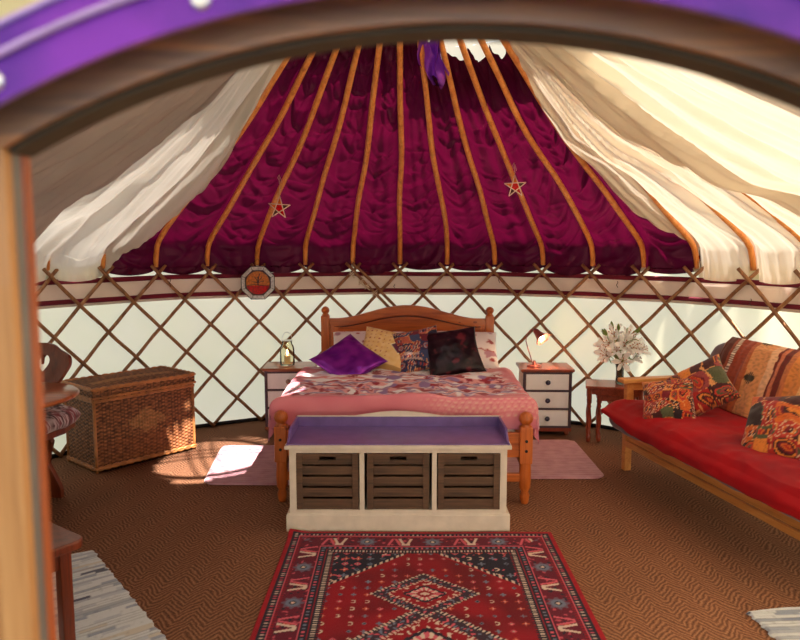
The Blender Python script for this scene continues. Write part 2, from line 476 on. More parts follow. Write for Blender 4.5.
# maroon lining
def bay(th): a = th/8.0; i = floor(a); return i, a-i
def maroon(u, v):
    s = lerp(0.0, 1, v)
    th = lerp(-48.2+1.5*sin(pi*s), 48.8-1.0*sin(pi*s), u)
    i, a = bay(th); q = 4*a*(1-a); q1 = q**.75
    top = .985
    if i >= 1: top = .815-.022*q1+.02*N(th*.3)+(-.03*q1 if i == 1 else 0)+.05*sst(36,46,th)
    ss = lerp(-.006-.015*q1*(.6+.9*hsh(i)), top, s)
    r = prof(max(ss, 0))[0]/3.0
    sag = (.030+.03*hsh(i, 3))*q1*(.35+.65*r)
    sag += .022*q1*exp(-max(ss, 0)/.07)*(1 if ss > 0 else .8)
    # swags pulled up towards the poles
    sw = ss+.045*q*(.5+.5*r)*(1+.6*N(i*2.2, ss*3))+.02*N(i*6.1, a*2, ss*4)
    f1 = N(i*7.3+a*.5, sw*12+hsh(i)*9+a*(hsh(i,8)-.5)*4, .3); f2 = N(i*5.1+a*.8, sw*34, 2.3)
    f3 = N(a*5+i*3.1, ss*3.5, 7)
    cr_ = max(0, 1-abs(N(i*4.7+a*.6, sw*15+a*(hsh(i,8)-.5)*5, 5.5))*4.5)**2
    cr2 = max(0, 1-abs(N(i*9.1+a*1.1, sw*22+a*(hsh(i,6)-.5)*7, 8.5))*5)**2
    fold = (.050*(abs(f1)*1.5-.25)+.030*cr_+.014*cr2+.006*f2+.026*f3)*(.06+.94*q1)
    off = lerp(.0, -.045, sst(0, .07, ss))+sag+fold
    if s < .04 : off -= .02*(1-s/.04)*q1
    return RP(th, ss, off)
o = grid_obj('ceiling', maroon, 312, 300, M['maroon']); tag(o, kind='structure')

# cream linings
def drape(name, t0, t1, s0, s1, offf, mat, label, nu=120, nv=120, sd=0, famp=.02):
    def fn(u, v):
        s = lerp(s0, s1, v); a0 = t0(s) if callable(t0) else t0; a1 = t1(s) if callable(t1) else t1
        th = lerp(a0, a1, u); i, a = bay(th); q = 4*a*(1-a)
        f = 1.35*famp*(N(th*.45+sd, s*2.2+th*.03, sd)*1.4+.7*(abs(N(th*.9+s*6, s*1.5, sd+4))*2-.5)+.3*N(th*.2, s*16, sd))
        hem = 0
        if v < .15 and s0 < .05: hem = -(.03*q)*(1-v/.15)
        return RP(th, s, offf(u, s, q)+f, hem)
    o = grid_obj(name, fn, nu, nv, mat)
    return tag(o, label, 'lining', None)
eL = lambda s: -47.3+9.5*sin(pi*clamp(s/.95))**1.2*(1-.35*s)
drape('cream_lining', lambda s: -74.0, eL, -.02, .985,
      lambda u, s, q: lerp(lerp(.0, -.03, sst(0, .07, s))+.06*q**.7, .05+.05*q, sst(lerp(.16, -.01, sst(.5, .6, u)), lerp(.3, .06, sst(.5, .6, u)), s))+.05*sin(pi*s)*sst(0, .5, u)*(1-sst(.86, 1, u)*1.4)+.03*q*sst(.3, .1, s),
      M['cloth_l'], 'cream cloth roof lining draped left of the maroon, reaching the trellis', sd=3)
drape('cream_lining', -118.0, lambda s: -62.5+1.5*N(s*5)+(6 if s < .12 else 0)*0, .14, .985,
      lambda u, s, q: .13+.05*q+.03*sin(pi*s)-.03*sst(.93, 1, u), M['cloth_shade'],
      'cream roof lining with shade painted into its colour, overlapping the lighter cloth at the upper left', sd=8)
drape('cream_lining', -166.0, -73.0, -.02, .985, lambda u, s, q: -.03+.08*q**.7, M['cloth_shade'],
      'cream roof lining in the painted shade tone, outside the left edge of the view beside the doorway', 90, 60, sd=12, famp=.01)
eR = lambda s: 48.4-7.5*sin(pi*clamp(s/.97))**1.3
drape('cream_lining', eR, lambda s: 74.0, -.02, .985,
      lambda u, s, q: lerp(lerp(.0, -.03, sst(0, .07, s))+.075*q**.7, .05+.05*q, sst(.42, .6, s))+.05*sin(pi*s)*sst(0, .2, u)*(1-sst(.4, .9, u)),
      M['cloth_r'], 'creased cream roof lining draped right of the maroon, next to it', sd=21, famp=.024)
drape('cream_lining', lambda s: lerp(68.5, 52, sst(.2, .95, s))+1.2*N(s*6, 3), 120.0, -.02, .985,
      lambda u, s, q: lerp(lerp(.005, -.025, sst(0, .07, s))+.085*q**.7, .12+.05*q, sst(.26, .42, s))-.02*sst(.06, 0, u), M['cloth_r'],
      'bright sunlit cream roof lining at the upper right corner, overlapping the creased one', sd=31, famp=.02)
drape('cream_lining', 118.0, 166.0, -.02, .985, lambda u, s, q: -.03+.08*q**.7, M['cloth_r'],
      'cream roof lining outside the right edge of the view beside the doorway', 50, 60, sd=35, famp=.01)

# purple satin tied at the crown
def satin(u, v):
    th = lerp(7.5, 16.5, u)+1.0*sin(v*7); s = lerp(.86+.06*abs(2*u-1), .735+.05*abs(2*u-1), v)
    return RP(th, s, .03+.02*sin(u*18+v*3)+.012*N(u*9, v*7))
o = grid_obj('satin_scarf', satin, 40, 30, M['satin']); tag(o, 'shiny purple satin cloth bunched near the roof crown above the bed', 'cloth')

# ------------------------------------------------------------------ doorway
CX, CZ = .06, .91
def arcband(r0, r1, y0, y1, a0=-62, a1=62, n=72, zbase=None):
    """solid arch: radial r0..r1, from y0 (near) to y1 (far)"""
    mb = MB(); vs = []; fs = []
    for i in range(n+1):
        a = rad(lerp(a0, a1, i/n))
        for (r, y) in ((r0, y0), (r1, y0), (r1, y1), (r0, y1)): vs.append((CX+r*sin(a), y, CZ+r*cos(a)))
    for i in range(n):
        for k in range(4):
            k2 = (k+1) % 4; fs.append([i*4+k, i*4+k2, i*4+4+k2, i*4+4+k])
    fs.append([0,1,2,3]); fs.append([n*4+3, n*4+2, n*4+1, n*4])
    mb.add(vs, fs, False); return mb
AL = -29.2
tag(arcband(.851, .889, .652, .70, AL, 29.2).build('trim_4', M['lintel']), kind='structure')       # arched head of the door frame
tag(arcband(.846, .853, .662, .700, AL, 29.2).build('trim_5', M['lintel_dark']), kind='structure')
XL, XR = -.354, .474
def jamb(name, side):
    x = XL if side < 0 else XR; s = side
    mb = MB(); mb.box((x+s*.0475, .6925, .83), (.095, .015, 1.66), bev=.003); return tag(mb.build(name, M['jamb']), kind='structure')
def jamb2(side):
    x = XL if side < 0 else XR; s = side
    mb = MB(); mb.box((x+s*.051, .678, .83), (.097, .013, 1.66)); tag(mb.build('trim_7' if s < 0 else 'trim_9', M['greymetal']), kind='structure')
    mb = MB()
    mb.box((x+s*.018, .665, .83), (.030, .016, 1.66), bev=.003)
    mb.box((x+s*.135, .665, .83), (.050, .016, 1.66), bev=.003)
    for zc, h in ((.45, .10), (.98, .08), (1.47, .09), (.05, .1)): mb.box((x+s*.075, .6645, zc), (.10, .015, h), bev=.003)
    mb.box((x+s*.075, .672, .83), (.10, .004, 1.6))
    tag(mb.build('door_1' if s < 0 else 'door_2', M['door']), kind='structure')
jamb('trim_6', -1); jamb('trim_8', 1); jamb2(-1); jamb2(1)
# outer front canvas with purple band round the arch
tag(arcband(.868, .9215, .612, .620, -34, 34).build('trim_10', M['purplefab']), kind='structure')
mb = MB(); pts = [(CX+.901*sin(rad(a)), .609, CZ+.901*cos(rad(a))) for a in range(-34, 35, 2)]
mb.tube(pts, .0035, 8); 
pts = [(CX+.9225*sin(rad(a)), .611, CZ+.9225*cos(rad(a))) for a in range(-34, 35, 2)]; mb.tube(pts, .003, 8)
tag(mb.build('trim_11', M['piping'], fix=False), kind='structure')
mb = MB()
for a in [-26.6+12*q for q in range(0, 5)]:
    a2 = a; mb.lathe([(.0085,0),(.0085,.002),(.006,.004),(.003,.0025),(.001,.002)], (0,0,0), 18,
        T(CX+.8845*sin(rad(a2)), .612, CZ+.8845*cos(rad(a2))) @ Matrix.Rotation(pi/2, 4, 'X'))
tag(mb.build('trim_12', M['silver']), kind='structure')
out = [(CX+.895*sin(rad(a)), CZ+.895*cos(rad(a))) for a in range(-34, 35, 2)]
poly = [(-.80, -.02), (-.80, 2.05), (.92, 2.05), (.92, -.02), (out[-1][0], -.02)] + out[::-1] + [(out[0][0], -.02)]
tag(plate(poly, [], .006, T(0, .628, 0) @ XZ).build('wall_front', M['canvas']), kind='structure')
# unseen hood added to block sun from the door front; side cheeks of the doorway
def hood(u, v):
    a = lerp(-1, 1, u); y = lerp(1.30, .05, v); return (.06+a*.95, y, 2.10-.22*a*a-.06*v)
tag(grid_obj('added_sun_hood', hood, 24, 6, translucent('sun_hood_canvas', srgb(226,220,206), .5), solid=.006), 'unseen canvas hood added to keep the sun off the doorway', 'hood')
for s, x in ((-1, -.80), (1, .92)):
    mb = MB(); mb.box((x, .56, 1.0), (.01, .2, 2.0)); tag(mb.build('wall_left' if s < 0 else 'wall_right', M['canvas']), kind='structure')

# ------------------------------------------------------------------ bed
bed = empty('bed', (0,0,0), 0, 'pine double bed with arched headboard standing against the back trellis', 'bed')
bed.location = (.018, 4.17, 0); bed.rotation_euler = (0, 0, rad(-1.3))
BW = .715; BL = 2.03
def post(x, y, h, fin=True, r=.036, square=False):
    mb = MB()
    if square:
        mb.box((x, y, h/2), (.072, .072, h), bev=.006)
        mb.lathe([(.030,h),(.034,h+.008),(.022,h+.016),(.026,h+.024),(.034,h+.036),(.036,h+.05),(.030,h+.066),(.016,h+.078),(.002,h+.081)], (x, y, 0), 18)
    else:
        mb.box((x, y, .36), (.076, .076, .22), bev=.008)
        mb.lathe([(.020,0),(.026,.02),(.030,.05),(.022,.075),(.034,.10),(.037,.17),(.034,.25),(.034,.47),(.036,.475),(.024,.482),(.03,.49),(.041,.505),(.043,.522),(.036,.543),(.018,.557),(.002,.56)], (x, y, 0), 18)
    return mb
hb = []
for s in (-1, 1):
    p = post(s*BW, BL, .915, square=True).build('headboard_post', M['pine_up'], bed)
    p = post(s*BW*1.02, 0, .5).build('foot_post', M['pine_up'], bed)
def top(x):
    a = abs(x)/.68; return .885+.115*(.5+.5*cos(pi*clamp(a*1.12)))**.85
xs = [lerp(-.68, .68, i/60) for i in range(61)]
o1 = [(x, top(x)) for x in xs]+[(x, .25) for x in (.68, -.68)]
plate(o1, [], .020, T(0, BL, 0) @ XZ, .002).build('headboard', M['pine'], bed)
o2 = [(x, top(x)+.004) for x in xs]+[(x, top(x)-.062-.012*cos(x*4)) for x in xs[::-1]]
plate(o2, [], .034, T(0, BL-.004, 0) @ XZ, .004).build('headboard_rail', M['pine'], bed)
MB().tube([(x, BL-.022, top(x)-.074-.012*cos(x*4)) for x in xs[2:-2]], .005, 6).build('headboard_moulding', M['darkwood'], bed, fix=False)
for s in (-1, 1): MB().box((s*.63, BL-.014, .56), (.07, .02, .6), bev=.004).build('headboard_stile', M['pine_up'], bed)
for s in (-1, 1):
    MB().box((s*BW, BL/2, .30), (.028, BL-.06, .15), bev=.004).build('side_rail', wood('pine_rail', srgb(140,62,20), srgb(190,96,36), srgb(208,116,48), 1, .35) if s < 0 else bpy.data.materials['pine_rail'], bed)
MB().box((0, 0, .36), (BW*2, .03, .15), bev=.005).box((0, 0, .16), (BW*2, .026, .05), bev=.004).build('footboard', M['pine'], bed)
def bolt(x):
    for z in (.39, .33): MB().lathe([(.009,0),(.009,.003),(.004,.005),(.001,.005)], (0,0,0), 12, T(x, -.039, z) @ Matrix.Rotation(pi/2, 4, 'X')).build('bolt', M['black'], bed)
bolt(BW*1.02); bolt(-BW*1.02)
def bedm(o): o.location = bed.location; o.rotation_euler = bed.rotation_euler; return o
mt = MB().box((0, BL/2-.01, .42), (1.36, 1.93, .22), bev=.05).build('mattress', M['linen']); bedm(mt); tag(mt, 'white mattress on the pine bed under the pink duvet', 'mattress')

PK = srgb(224,132,144); PKL = srgb(236,170,170); WH = srgb(250,244,246); RD = srgb(160,30,50); MV = srgb(150,120,170); CR = srgb(232,196,170)
def duvetcol(u, v):
    # v: 0 foot hem .. 1 head edge ; u across in metres
    x = lerp(-.96, .96, u); y = lerp(-.13, 1.12, v)
    n = N(x*6, y*6, 1); n2 = N(x*22, y*22, 5); n3 = N(x*50, y*50, 9)
    c = mix(PK, srgb(214,116,132), clamp(.5+n*1.2))
    if y > .16:
        k = sst(.16, .22, y+n*.05)*(1-sst(.66, .74, abs(x)+n*.06))
        if y < .72:
            p = sin(x*26+n*5)*cos((y-.42)*30+n2*2)
            q = mix(PKL, RD, sst(.0, .25, p+.8*n2)); q = mix(q, MV, sst(.15, .3, N(x*11, y*14, 20))); q = mix(q, WH, sst(.2, .34, N(x*16, y*16, 31)))
        else:
            q = mix(WH, srgb(226,150,150), sst(.0, .25, N(x*4, y*34, 3)+.3*n2)); q = mix(q, RD, sst(.22, .34, N(x*7, y*9, 44)+.3*n3))
            q = mix(q, MV, sst(.28, .38, N(x*8, y*10, 61)))
        c = mix(c, q, k)
        # big scalloped medallion border
        d = abs(abs(y-.44)-.17+.025*sin(x*42))
        if d < .014: c = mix(c, MV, .8)
        elif d < .022: c = WH
        d = (abs(x % .46-.23)**2+(y-.44)**2)**.5
        if d < .1:
            c = mix(c, (WH, RD, PKL, MV)[int(d*40+.8*sin(6*atan2(y-.44, x % .46-.23))) % 4], .75)
    else:
        # bubble border, lower right and foot
        if -.06 < y < .10 and x > .05:
            s = .042; rw = floor((y+.5)/(s*.55)); xx = (x+.5*s*(rw % 2)) % s-s/2; yy = (y+.5) % (s*.55)
            d = sqrt(xx*xx+yy*yy)
            if d < s*.46: c = mix(c, PKL, .4*sst(.05, .3, x))
            if d < s*.2: c = mix(c, CR, .6*sst(.05, .3, x))
        if y < -.02:
            c = mix(c, MV, .35*sst(-.05, -.16, y+.05*n))
    if abs(x) > .74:
        c = mix(c, MV, .35*sst(.74, .95, abs(x))*clamp(.5+n2))
    return c
def duvet(u, v):
    x = lerp(-.96, .96, u); y = lerp(-.13, 1.12, v)
    hx = .765
    d = max(abs(x)-hx, 0); py = y; drop = 0
    X = x; 
    rr = .07
    def roll(e):    # e arclength beyond the edge -> (outward, drop)
        if e < rr*1.57: return rr*sin(e/rr), rr*(1-cos(e/rr))
        return rr, rr+(e-rr*1.57)
    hx -= rr*.5
    d = max(abs(x)-hx, 0)
    if d > 0: o_, dr = roll(d*(.86+.2*sst(.3, -.1, y))); X = (1 if x > 0 else -1)*(hx+o_+.02*sst(.05, .2, dr)*N(y*9, 2)); drop = dr
    e = max(.07-y, 0)
    if e > 0: o_, dr = roll(e); py = .07-o_*.35; drop = max(drop, dr)+.3*min(drop, dr)
    zt = .60+.028*N(x*3.1, y*3.3, 3)+.020*N(x*1.3+3, y*7, 4)*1.3+.008*N(x*14, y*11)+.014*sst(.8, 1.1, y)
    zt += .03*exp(-((y-.02)/.12)**2)
    fold = .016*sin(y*30+3*N(y*3))*sst(.05, .25, drop) if abs(x) > hx else .012*sin(x*24)*sst(.05, .2, drop)
    if abs(x) > hx: X += fold*(1 if x > 0 else -1)
    else: py += fold*.4
    return (X, py, max(zt-drop, .24))
o = grid_obj('duvet', duvet, 230, 150, M['vc'], None, duvetcol, solid=.02); bedm(o)
tag(o, 'pink and red patterned duvet spread over the bed and hanging over its sides', 'duvet')

def pillow(name, w, h, t, col, mat, loc, yaw, tilt, spin, label, cat='cushion', group=None, n=56, pinch=.10, seed=0, corner=2.2, front_only=False):
    vs = []; cols = []; fs = []
    W = n+1
    for side in (1, -1):
        for j in range(W):
            for i in range(W):
                u = 2*i/n-1; v = 2*j/n-1
                k = max(0, (1-abs(u)**corner)*(1-abs(v)**corner))
                z = side*t/2*(k**.42)
                x = u*w/2*(1-pinch*(1-v*v)*abs(u)**2); y = v*h/2*(1-pinch*(1-u*u)*abs(v)**2)
                z += (.010*N(x*9+seed, y*9, side)+.005*N(x*24+seed, y*24, side*2))*min(1, k*3)*side
                z += .012*N(x*4+seed, y*4, 7)*1.0
                vs.append((x, y, z)); cols.append(col((u+1)/2, (v+1)/2))
    for sd in range(2):
        b = sd*W*W
        for j in range(n):
            for i in range(n):
                q = [b+j*W+i, b+j*W+i+1, b+(j+1)*W+i+1, b+(j+1)*W+i]
                fs.append(q if sd == 0 else q[::-1])
    me = bpy.data.meshes.new(name); me.from_pydata(vs, [], fs); me.materials.append(mat)
    a = me.color_attributes.new('Col', 'FLOAT_COLOR', 'POINT'); a.data.foreach_set('color', [x for c in cols for x in (*c, 1)])
    bm = bmesh.new(); bm.from_mesh(me); bmesh.ops.remove_doubles(bm, verts=bm.verts[:], dist=1e-5)
    for f_ in bm.faces: f_.smooth = True
    bm.to_mesh(me); bm.free()
    o = link(name, me, None)
    o.matrix_world = Matrix.Translation(loc) @ Matrix.Rotation(rad(yaw), 4, 'Z') @ Matrix.Rotation(rad(tilt), 4, 'X') @ Matrix.Rotation(rad(spin), 4, 'Z')
    return tag(o, label, cat, group)

def pilcol(sd):
    def f_(u, v):
        x, y = u*.7+sd, v*.5; c = WH
        c = mix(c, srgb(180,80,86), sst(.32, .4, N(x*7, y*13, 2)+.25*N(x*30, y*30)))
        c = mix(c, srgb(196,150,170), sst(.36, .44, N(x*9, y*10, 12))); return c
    return f_
pillow('pillow', .70, .46, .15, pilcol(0), M['vc'], (-.24+.02, 5.86, .665), 0, 32, 0, 'white pillow with red floral print, left of the two against the headboard', 'pillow', None, 50, .05, 3)
pillow('pillow', .70, .46, .15, pilcol(4), M['vc'], (.46, 5.86, .665), -3, 32, 0, 'white pillow with red floral print, right of the two against the headboard', 'pillow', None, 50, .05, 6)

pc = lambda u, v: mix(srgb(112,30,150), srgb(150,50,180), clamp(.5+N(u*5, v*5)*1.5))
pillow('cushion', .41, .41, .11, pc, M['satinpurple'], (-.375, 5.15, .700), 4, 34, 42, 'shiny purple satin cushion lying cornerwise at the left of the bed', seed=1)
def yc(u, v):
    c = mix(srgb(232,190,120), srgb(240,206,150), clamp(.5+N(u*12, v*12)))
    for (cx, cy, r) in ((.78, .55, .17), (.12, .2, .09)):
        d = abs(u-cx)+abs(v-cy)*1.0
        if d < r: c = srgb(92,36,66)
        elif d < r+.03: c = srgb(246,230,190)
    if abs((u*10) % 1-.5) < .12 and abs((v*10) % 1-.5) < .12 and u < .6: c = srgb(180,90,60)
    if v < .08: c = srgb(190,150,90)
    return c
pillow('cushion', .40, .38, .13, yc, M['vc'], (-.11, 5.33, .745), 0, 44, -14, 'pale yellow cushion with a dark diamond motif, behind the purple one', seed=2)
SPAL0 = [srgb(*c) for c in ((170,34,30),(206,96,34),(120,20,34),(70,26,28),(222,130,52),(46,30,34),(150,60,60),(86,88,60),(196,60,44))]
def emb(sd, k=4, pal=None):
    SPAL = pal or SPAL0
    def f_(u, v):
        uu, vv = u+.16*N(v*3+sd, u*3), v+.16*N(u*3, v*3+sd)
        i, j = floor(uu*k+.4*hsh(floor(vv*k), sd)), floor(vv*k); r = hsh(i, j, sd)
        c = SPAL[int(r*len(SPAL)) % len(SPAL)]; x, y = (uu*k) % 1-.5, (vv*k) % 1-.5; d = sqrt(x*x+y*y)
        q = hsh(i, j, sd+5)
        if q < .3:
            c = SPAL[int(d*14+r*9) % len(SPAL)] if d < .4 else c
        elif q < .55 and (int((uu+vv)*42) % 2 == 0) and (int((uu-vv)*42) % 3 == 0): c = srgb(220,180,150)
        elif q < .75: c = SPAL[int(uu*34) % len(SPAL)] if abs(y) < .2 else c
        if (abs(x) > .475 or abs(y) > .475) and N(u*9, v*9, sd) > 0: c = srgb(220,150,90)
        return mix(c, srgb(40,16,14), .45*clamp(N(u*50, v*50, sd)*1.5))
    return f_
PAL = [srgb(*c) for c in ((50,54,92),(160,50,44),(190,96,76),(62,74,112),(176,150,150),(110,26,46),(34,34,62),(56,60,100),(150,60,60))]
def patch(u, v, k=6, sd=0):
    i, j = int(u*k*.999), int(v*k*.999); r = hsh(i, j, sd); c = PAL[int(r*len(PAL)) % len(PAL)]
    x, y = (u*k) % 1, (v*k) % 1
    if hsh(i, j, sd+3) > .4:
        d = abs(x-.5)+abs(y-.5)
        if d < .22: c = PAL[int(hsh(i, j, 9)*len(PAL)) % len(PAL)]
        elif d < .34: c = mix(c, WH, .5)
    c = mix(c, (.02,.02,.02), .4*clamp(N(u*40, v*40, sd)*2))
    if min(x, y) < .05: c = mix(c, srgb(230,200,170), .5)
    return c
pillow('cushion', .38, .38, .12, emb(8, 5, PAL), M['vc'], (.130, 5.30, .750), -4, 50, 14, 'patchwork cushion of blue, red and orange pieces, in the middle of the bed', seed=3)
def dk(u, v):
    c = mix(srgb(44,24,34), srgb(24,14,22), clamp(.5+N(u*6, v*6)*2))
    r = sst(.2, .55, N(u*5+2, v*5, 3)+.3*N(u*16, v*16)); return mix(c, srgb(122,44,54), .7*r)  # irregular red mottling over the dark ground
pillow('cushion', .42, .41, .14, dk, M['vcsatin'], (.392, 5.25, .742), -2, 48, 10, 'dark brown cushion with red mottling, at the right of the bed', seed=4)

# ------------------------------------------------------------------ bench with crates
bn = empty('storage_bench', (-.01, 3.73, 0), 0, 'cream storage bench with purple top standing at the foot of the bed', 'bench')
bn.scale = (1, 1, 1.03); W2 = .585; D = .385
MB().box((0, D/2-.003, .045), (1.21, D+.0, .09), bev=.004).box((0, D/2-.003, .094), (1.20, D-.01, .012), bev=.004).build('plinth', M['cream'], bn)
mb = MB()
for x in (-W2+.012, W2-.012): mb.box((x, D/2, .272), (.024, D-.01, .346), bev=.002)
for x in (-.195, .195): mb.box((x, D/2, .272), (.022, D-.01, .346), bev=.002)
mb.box((0, D-.012, .272), (1.17, .012, .346)); mb.box((0, D/2, .108), (1.17, D-.01, .016), bev=.002)
for x in (-W2+.018, W2-.018, -.195, .195): mb.box((x, .0105, .264), (.036 if abs(x) > .3 else .026, .014, .326), bev=.002)
mb.box((0, .009, .434), (1.17, .014, .022), bev=.002)
mb.build('carcass', M['cream'], bn)
MB().box((0, D/2-.005, .455), (1.215, D+.02, .02), bev=.005).build('top_board', M['cream'], bn)
MB().box((0, D/2-.0, .467), (1.185, D-.012, .007), bev=.002).build('seat_panel', M['purple'], bn)
mb = MB(); mb.box((0, D-.004, .497), (1.185, .014, .062), bev=.003)
sd_ = [(.0,.470),(.03,.474),(.07,.50),(.10,.522),(.13,.528),(D,.528),(D,.464),(0,.464)]
for x in (-.592, .592):
    mb = join(mb, plate(sd_, [], .012, T(x, 0, 0) @ Matrix(((0,0,1,0),(1,0,0,0),(0,1,0,0),(0,0,0,1)))))
mb.build('gallery', M['purple'], bn)
mb = MB(); mb.box((0, D-.004, .529), (1.185, .016, .004), bev=.001); mb.build('gallery_edge', M['cream'], bn)
mb = MB(); arcp = [(x, .53+.028*cos(x/.26*pi/2)) for x in [lerp(-.26, .26, i/20) for i in range(21)]]
plate(arcp, [], .012, T(0, D-.004, 0) @ XZ).build('backrest_crest', M['cream'], bn)
def crate(x, label):
    c = empty('slatted_crate', (bn.location.x+x, 3.73+.012, .121), 0, label, 'crate', 'crates in the bench'); c.scale = (1, 1, 1.03)
    w, h, d = .335, .300, .33
    mb = MB()
    for s in (-1, 1):
        mb.box((s*(w/2-.009), d/2, h/2), (.016, d, h), bev=.002)
    mb.box((0, d/2, .006), (w, d, .012)); mb.box((0, d-.006, h/2), (w, .012, h))
    mb.build('crate_body', M['crate'], c)
    for i in range(5):
        z = .03+i*.0595
        if i == 4:
            po = [(-w/2+.02, z-.026), (w/2-.02, z-.026), (w/2-.02, z+.03), (-w/2+.02, z+.03)]
            ho = [(-.045, z-.004), (.045, z-.004), (.045, z+.016), (-.045, z+.016)]
            plate(po, [ho], .012, T(0, .010, 0) @ XZ).build('slat', M['crate'], c)
        else:
            MB().box((0, .010, z), (w-.04, .012, .047), bev=.002).build('slat', M['crate'], c)
    for s in (-1, 1): MB().box((s*(w/2-.017), .001, h/2), (.034, .012, h), bev=.002).build('corner_post', M['crate'], c)
crate(-.381, 'dark slatted wooden crate in the left bay of the bench')
crate(0.0, 'dark slatted wooden crate in the middle bay of the bench')
crate(.381, 'dark slatted wooden crate in the right bay of the bench')

# ------------------------------------------------------------------ bedside chests
def nightstand(loc, topm, knob, label, rz=0):
    c = empty('bedside_chest', loc, rad(rz), label, 'chest of drawers')
    w, d, h = .40, .32, .54
    MB().box((0, d/2, h/2+.02), (w-.02, d-.02, h-.06), bev=.003).build('body', M['cream'], c)
    MB().box((0, d/2, h-.01), (w+.03, d+.02, .022), bev=.007).box((0, d/2, h-.026), (w+.006, d, .012), bev=.003).build('chest_top', topm, c)
    mb = MB(); mb.box((0, d/2-.002, .045), (w+.0, d-.01, .03), bev=.003)
    for sx in (-1, 1):
        for y in (.03, d-.03): mb.lathe([(.015,0),(.022,.012),(.022,.022),(.014,.032)], (sx*(w/2-.035), y, 0), 14)
    mb.build('base', topm, c)
    mb = MB()
    for s in (-1, 1): mb.box((s*(w/2-.016), .004, .29), (.022, .012, .46), bev=.002)
    for z in (.067, .215, .363, .507): mb.box((0, .005, z), (w-.03, .012, .016), bev=.002)
    mb.build('drawer_surround', M['drk'], c)
    for i in range(3):
        z = .141+i*.148
        dr = MB().box((0, .006, z), (w-.062, .014, .128), bev=.004).build('drawer', M['white'], c)
        MB().lathe([(.008,0),(.007,.012),(.018,.020),(.021,.028),(.016,.036),(.002,.040)], (0,0,0), 16, T(0, 0, z) @ Matrix.Rotation(pi/2, 4, 'X')).build('knob', knob, dr)
    return c
nightstand((-.90, 5.70, 0), M['tablewood'], M['knobpale'], 'white three-drawer bedside chest with pale knobs, left of the bed', 2)
nightstand((1.185, 5.66, 0), M['mahog'], M['knobdark'], 'white three-drawer bedside chest with dark round knobs, right of the bed', -2)

# candle jar
cj = empty('candle_lantern', (-.93, 5.84, .541), 0, 'small glass jar lantern with a lit candle on the left bedside chest', 'lantern'); cj.scale = (1.05, 1.05, 1.3)
MB().lathe([(.040,.0),(.056,.005),(.058,.02),(.056,.10),(.050,.125),(.038,.14),(.038,.155),(.042,.158),(.036,.155),(.036,.138),(.048,.12),(.053,.10),(.055,.02),(.05,.01),(.001,.008)], seg=24).build('jar', M['glass'], cj)
MB().lathe([(.040,.0),(.040,.004)], (0,0,.158), 20).build('rim', M['silver'], cj)
MB().tube([(.040*cos(t), .0, .158+.055*sin(t)) for t in [pi*j/14 for j in range(15)]], .0022, 6).build('wire_handle', M['silver'], cj, fix=False)
cd = MB().lathe([(.024,0),(.024,.05),(.020,.054),(.001,.052)], (0,0,.01), 16).build('candle', M['candle'], cj)
MB().lathe([(.001,.0),(.006,.008),(.007,.016),(.004,.028),(.0005,.038)], (0,0,.066), 10).build('flame', M['flame'], cd)

# lamp
lp = empty('desk_lamp', (1.10, 5.79, .541), 0, 'lit pinkish metal desk lamp with bell shade on the right bedside chest', 'lamp')
MB().lathe([(.062,0),(.062,.008),(.055,.014),(.02,.018),(.014,.035),(.010,.05)], (-.0,0,0), 24).build('base', M['copper'], lp)
sp = [(-.02,0,.04),(-.035,0,.09),(-.055,0,.15),(-.072,0,.21),(-.066,0,.265),(-.03,.01,.305),(.0,.01,.30)]
MB().tube([(0,0,.02)]+sp, .0045, 8).build('stem', M['copper'], lp, fix=False)
R = T(.03, -.02, .265) @ Vector((-.50,.62,.62)).to_track_quat('Z','Y').to_matrix().to_4x4()
def shade(u, v):
    prf = [(.014,.055),(.022,.048),(.026,.02),(.032,-.005),(.042,-.03),(.062,-.055)]
    k = v*(len(prf)-1); i = min(int(k), len(prf)-2); t = k-i
    r = lerp(prf[i][0], prf[i+1][0], t); z = lerp(prf[i][1], prf[i+1][1], t)
    r *= 1+.06*v*sin(12*pi*u); return R @ Vector((r*cos(2*pi*u), r*sin(2*pi*u), z))
grid_obj('lamp_shade', shade, 36, 10, M['copper'], lp, closeu=True, solid=.002)
bb = MB(); bb.lathe([(.001,.02),(.010,.016),(.018,0),(.020,-.012),(.014,-.026),(.001,-.032)], (0,0,-.028), 14, R); bb.build('bulb', M['bulb'], lp)
MB().tube([(.0,.05,.004),(.08,.12,.003),(.10,.17,.0),(.10,.2,-.1),(.10,.21,-.3)], .003, 6).build('cord', M['cord'], lp, fix=False)

# ------------------------------------------------------------------ wicker trunk
wk = empty('wicker_trunk', (-2.05, 4.70, 0), atan2(.56, .49), 'large brown wicker trunk with lid standing against the trellis on the left', 'trunk')
L, Wd, Hh = .755, .42, .50
def weave(a, b, sd=0, deco=False, la=1):
    st, rw = .026, .0125
    row = floor(b/rw); ph = a/st*pi+(row % 2)*pi
    h = .0045*sin(ph)*abs(sin(pi*b/rw))**.5+.0012*N(a*90, b*90, sd)
    c = mix(srgb(78,44,26), srgb(164,106,66), clamp(.45+h*70+.7*N(a*26+sd, b*60, sd)))
    if abs(sin(pi*b/rw)) < .35 or abs(cos(ph/1)) > 1.1: c = mix(c, srgb(48,26,14), .6)
    if abs((a/st) % 1) < .14: c = mix(c, srgb(50,28,16), .65)
    if deco:
        d = abs(a-la/2)/.16+abs(b-.30)/.09+.5*N(a*40, b*60)
        if d < 1: c = mix(c, srgb(232,182,120), .18); h += .003*sin(a*300)
        if b < .20: c = mix(c, srgb(120,60,30), .25)
    return h, c
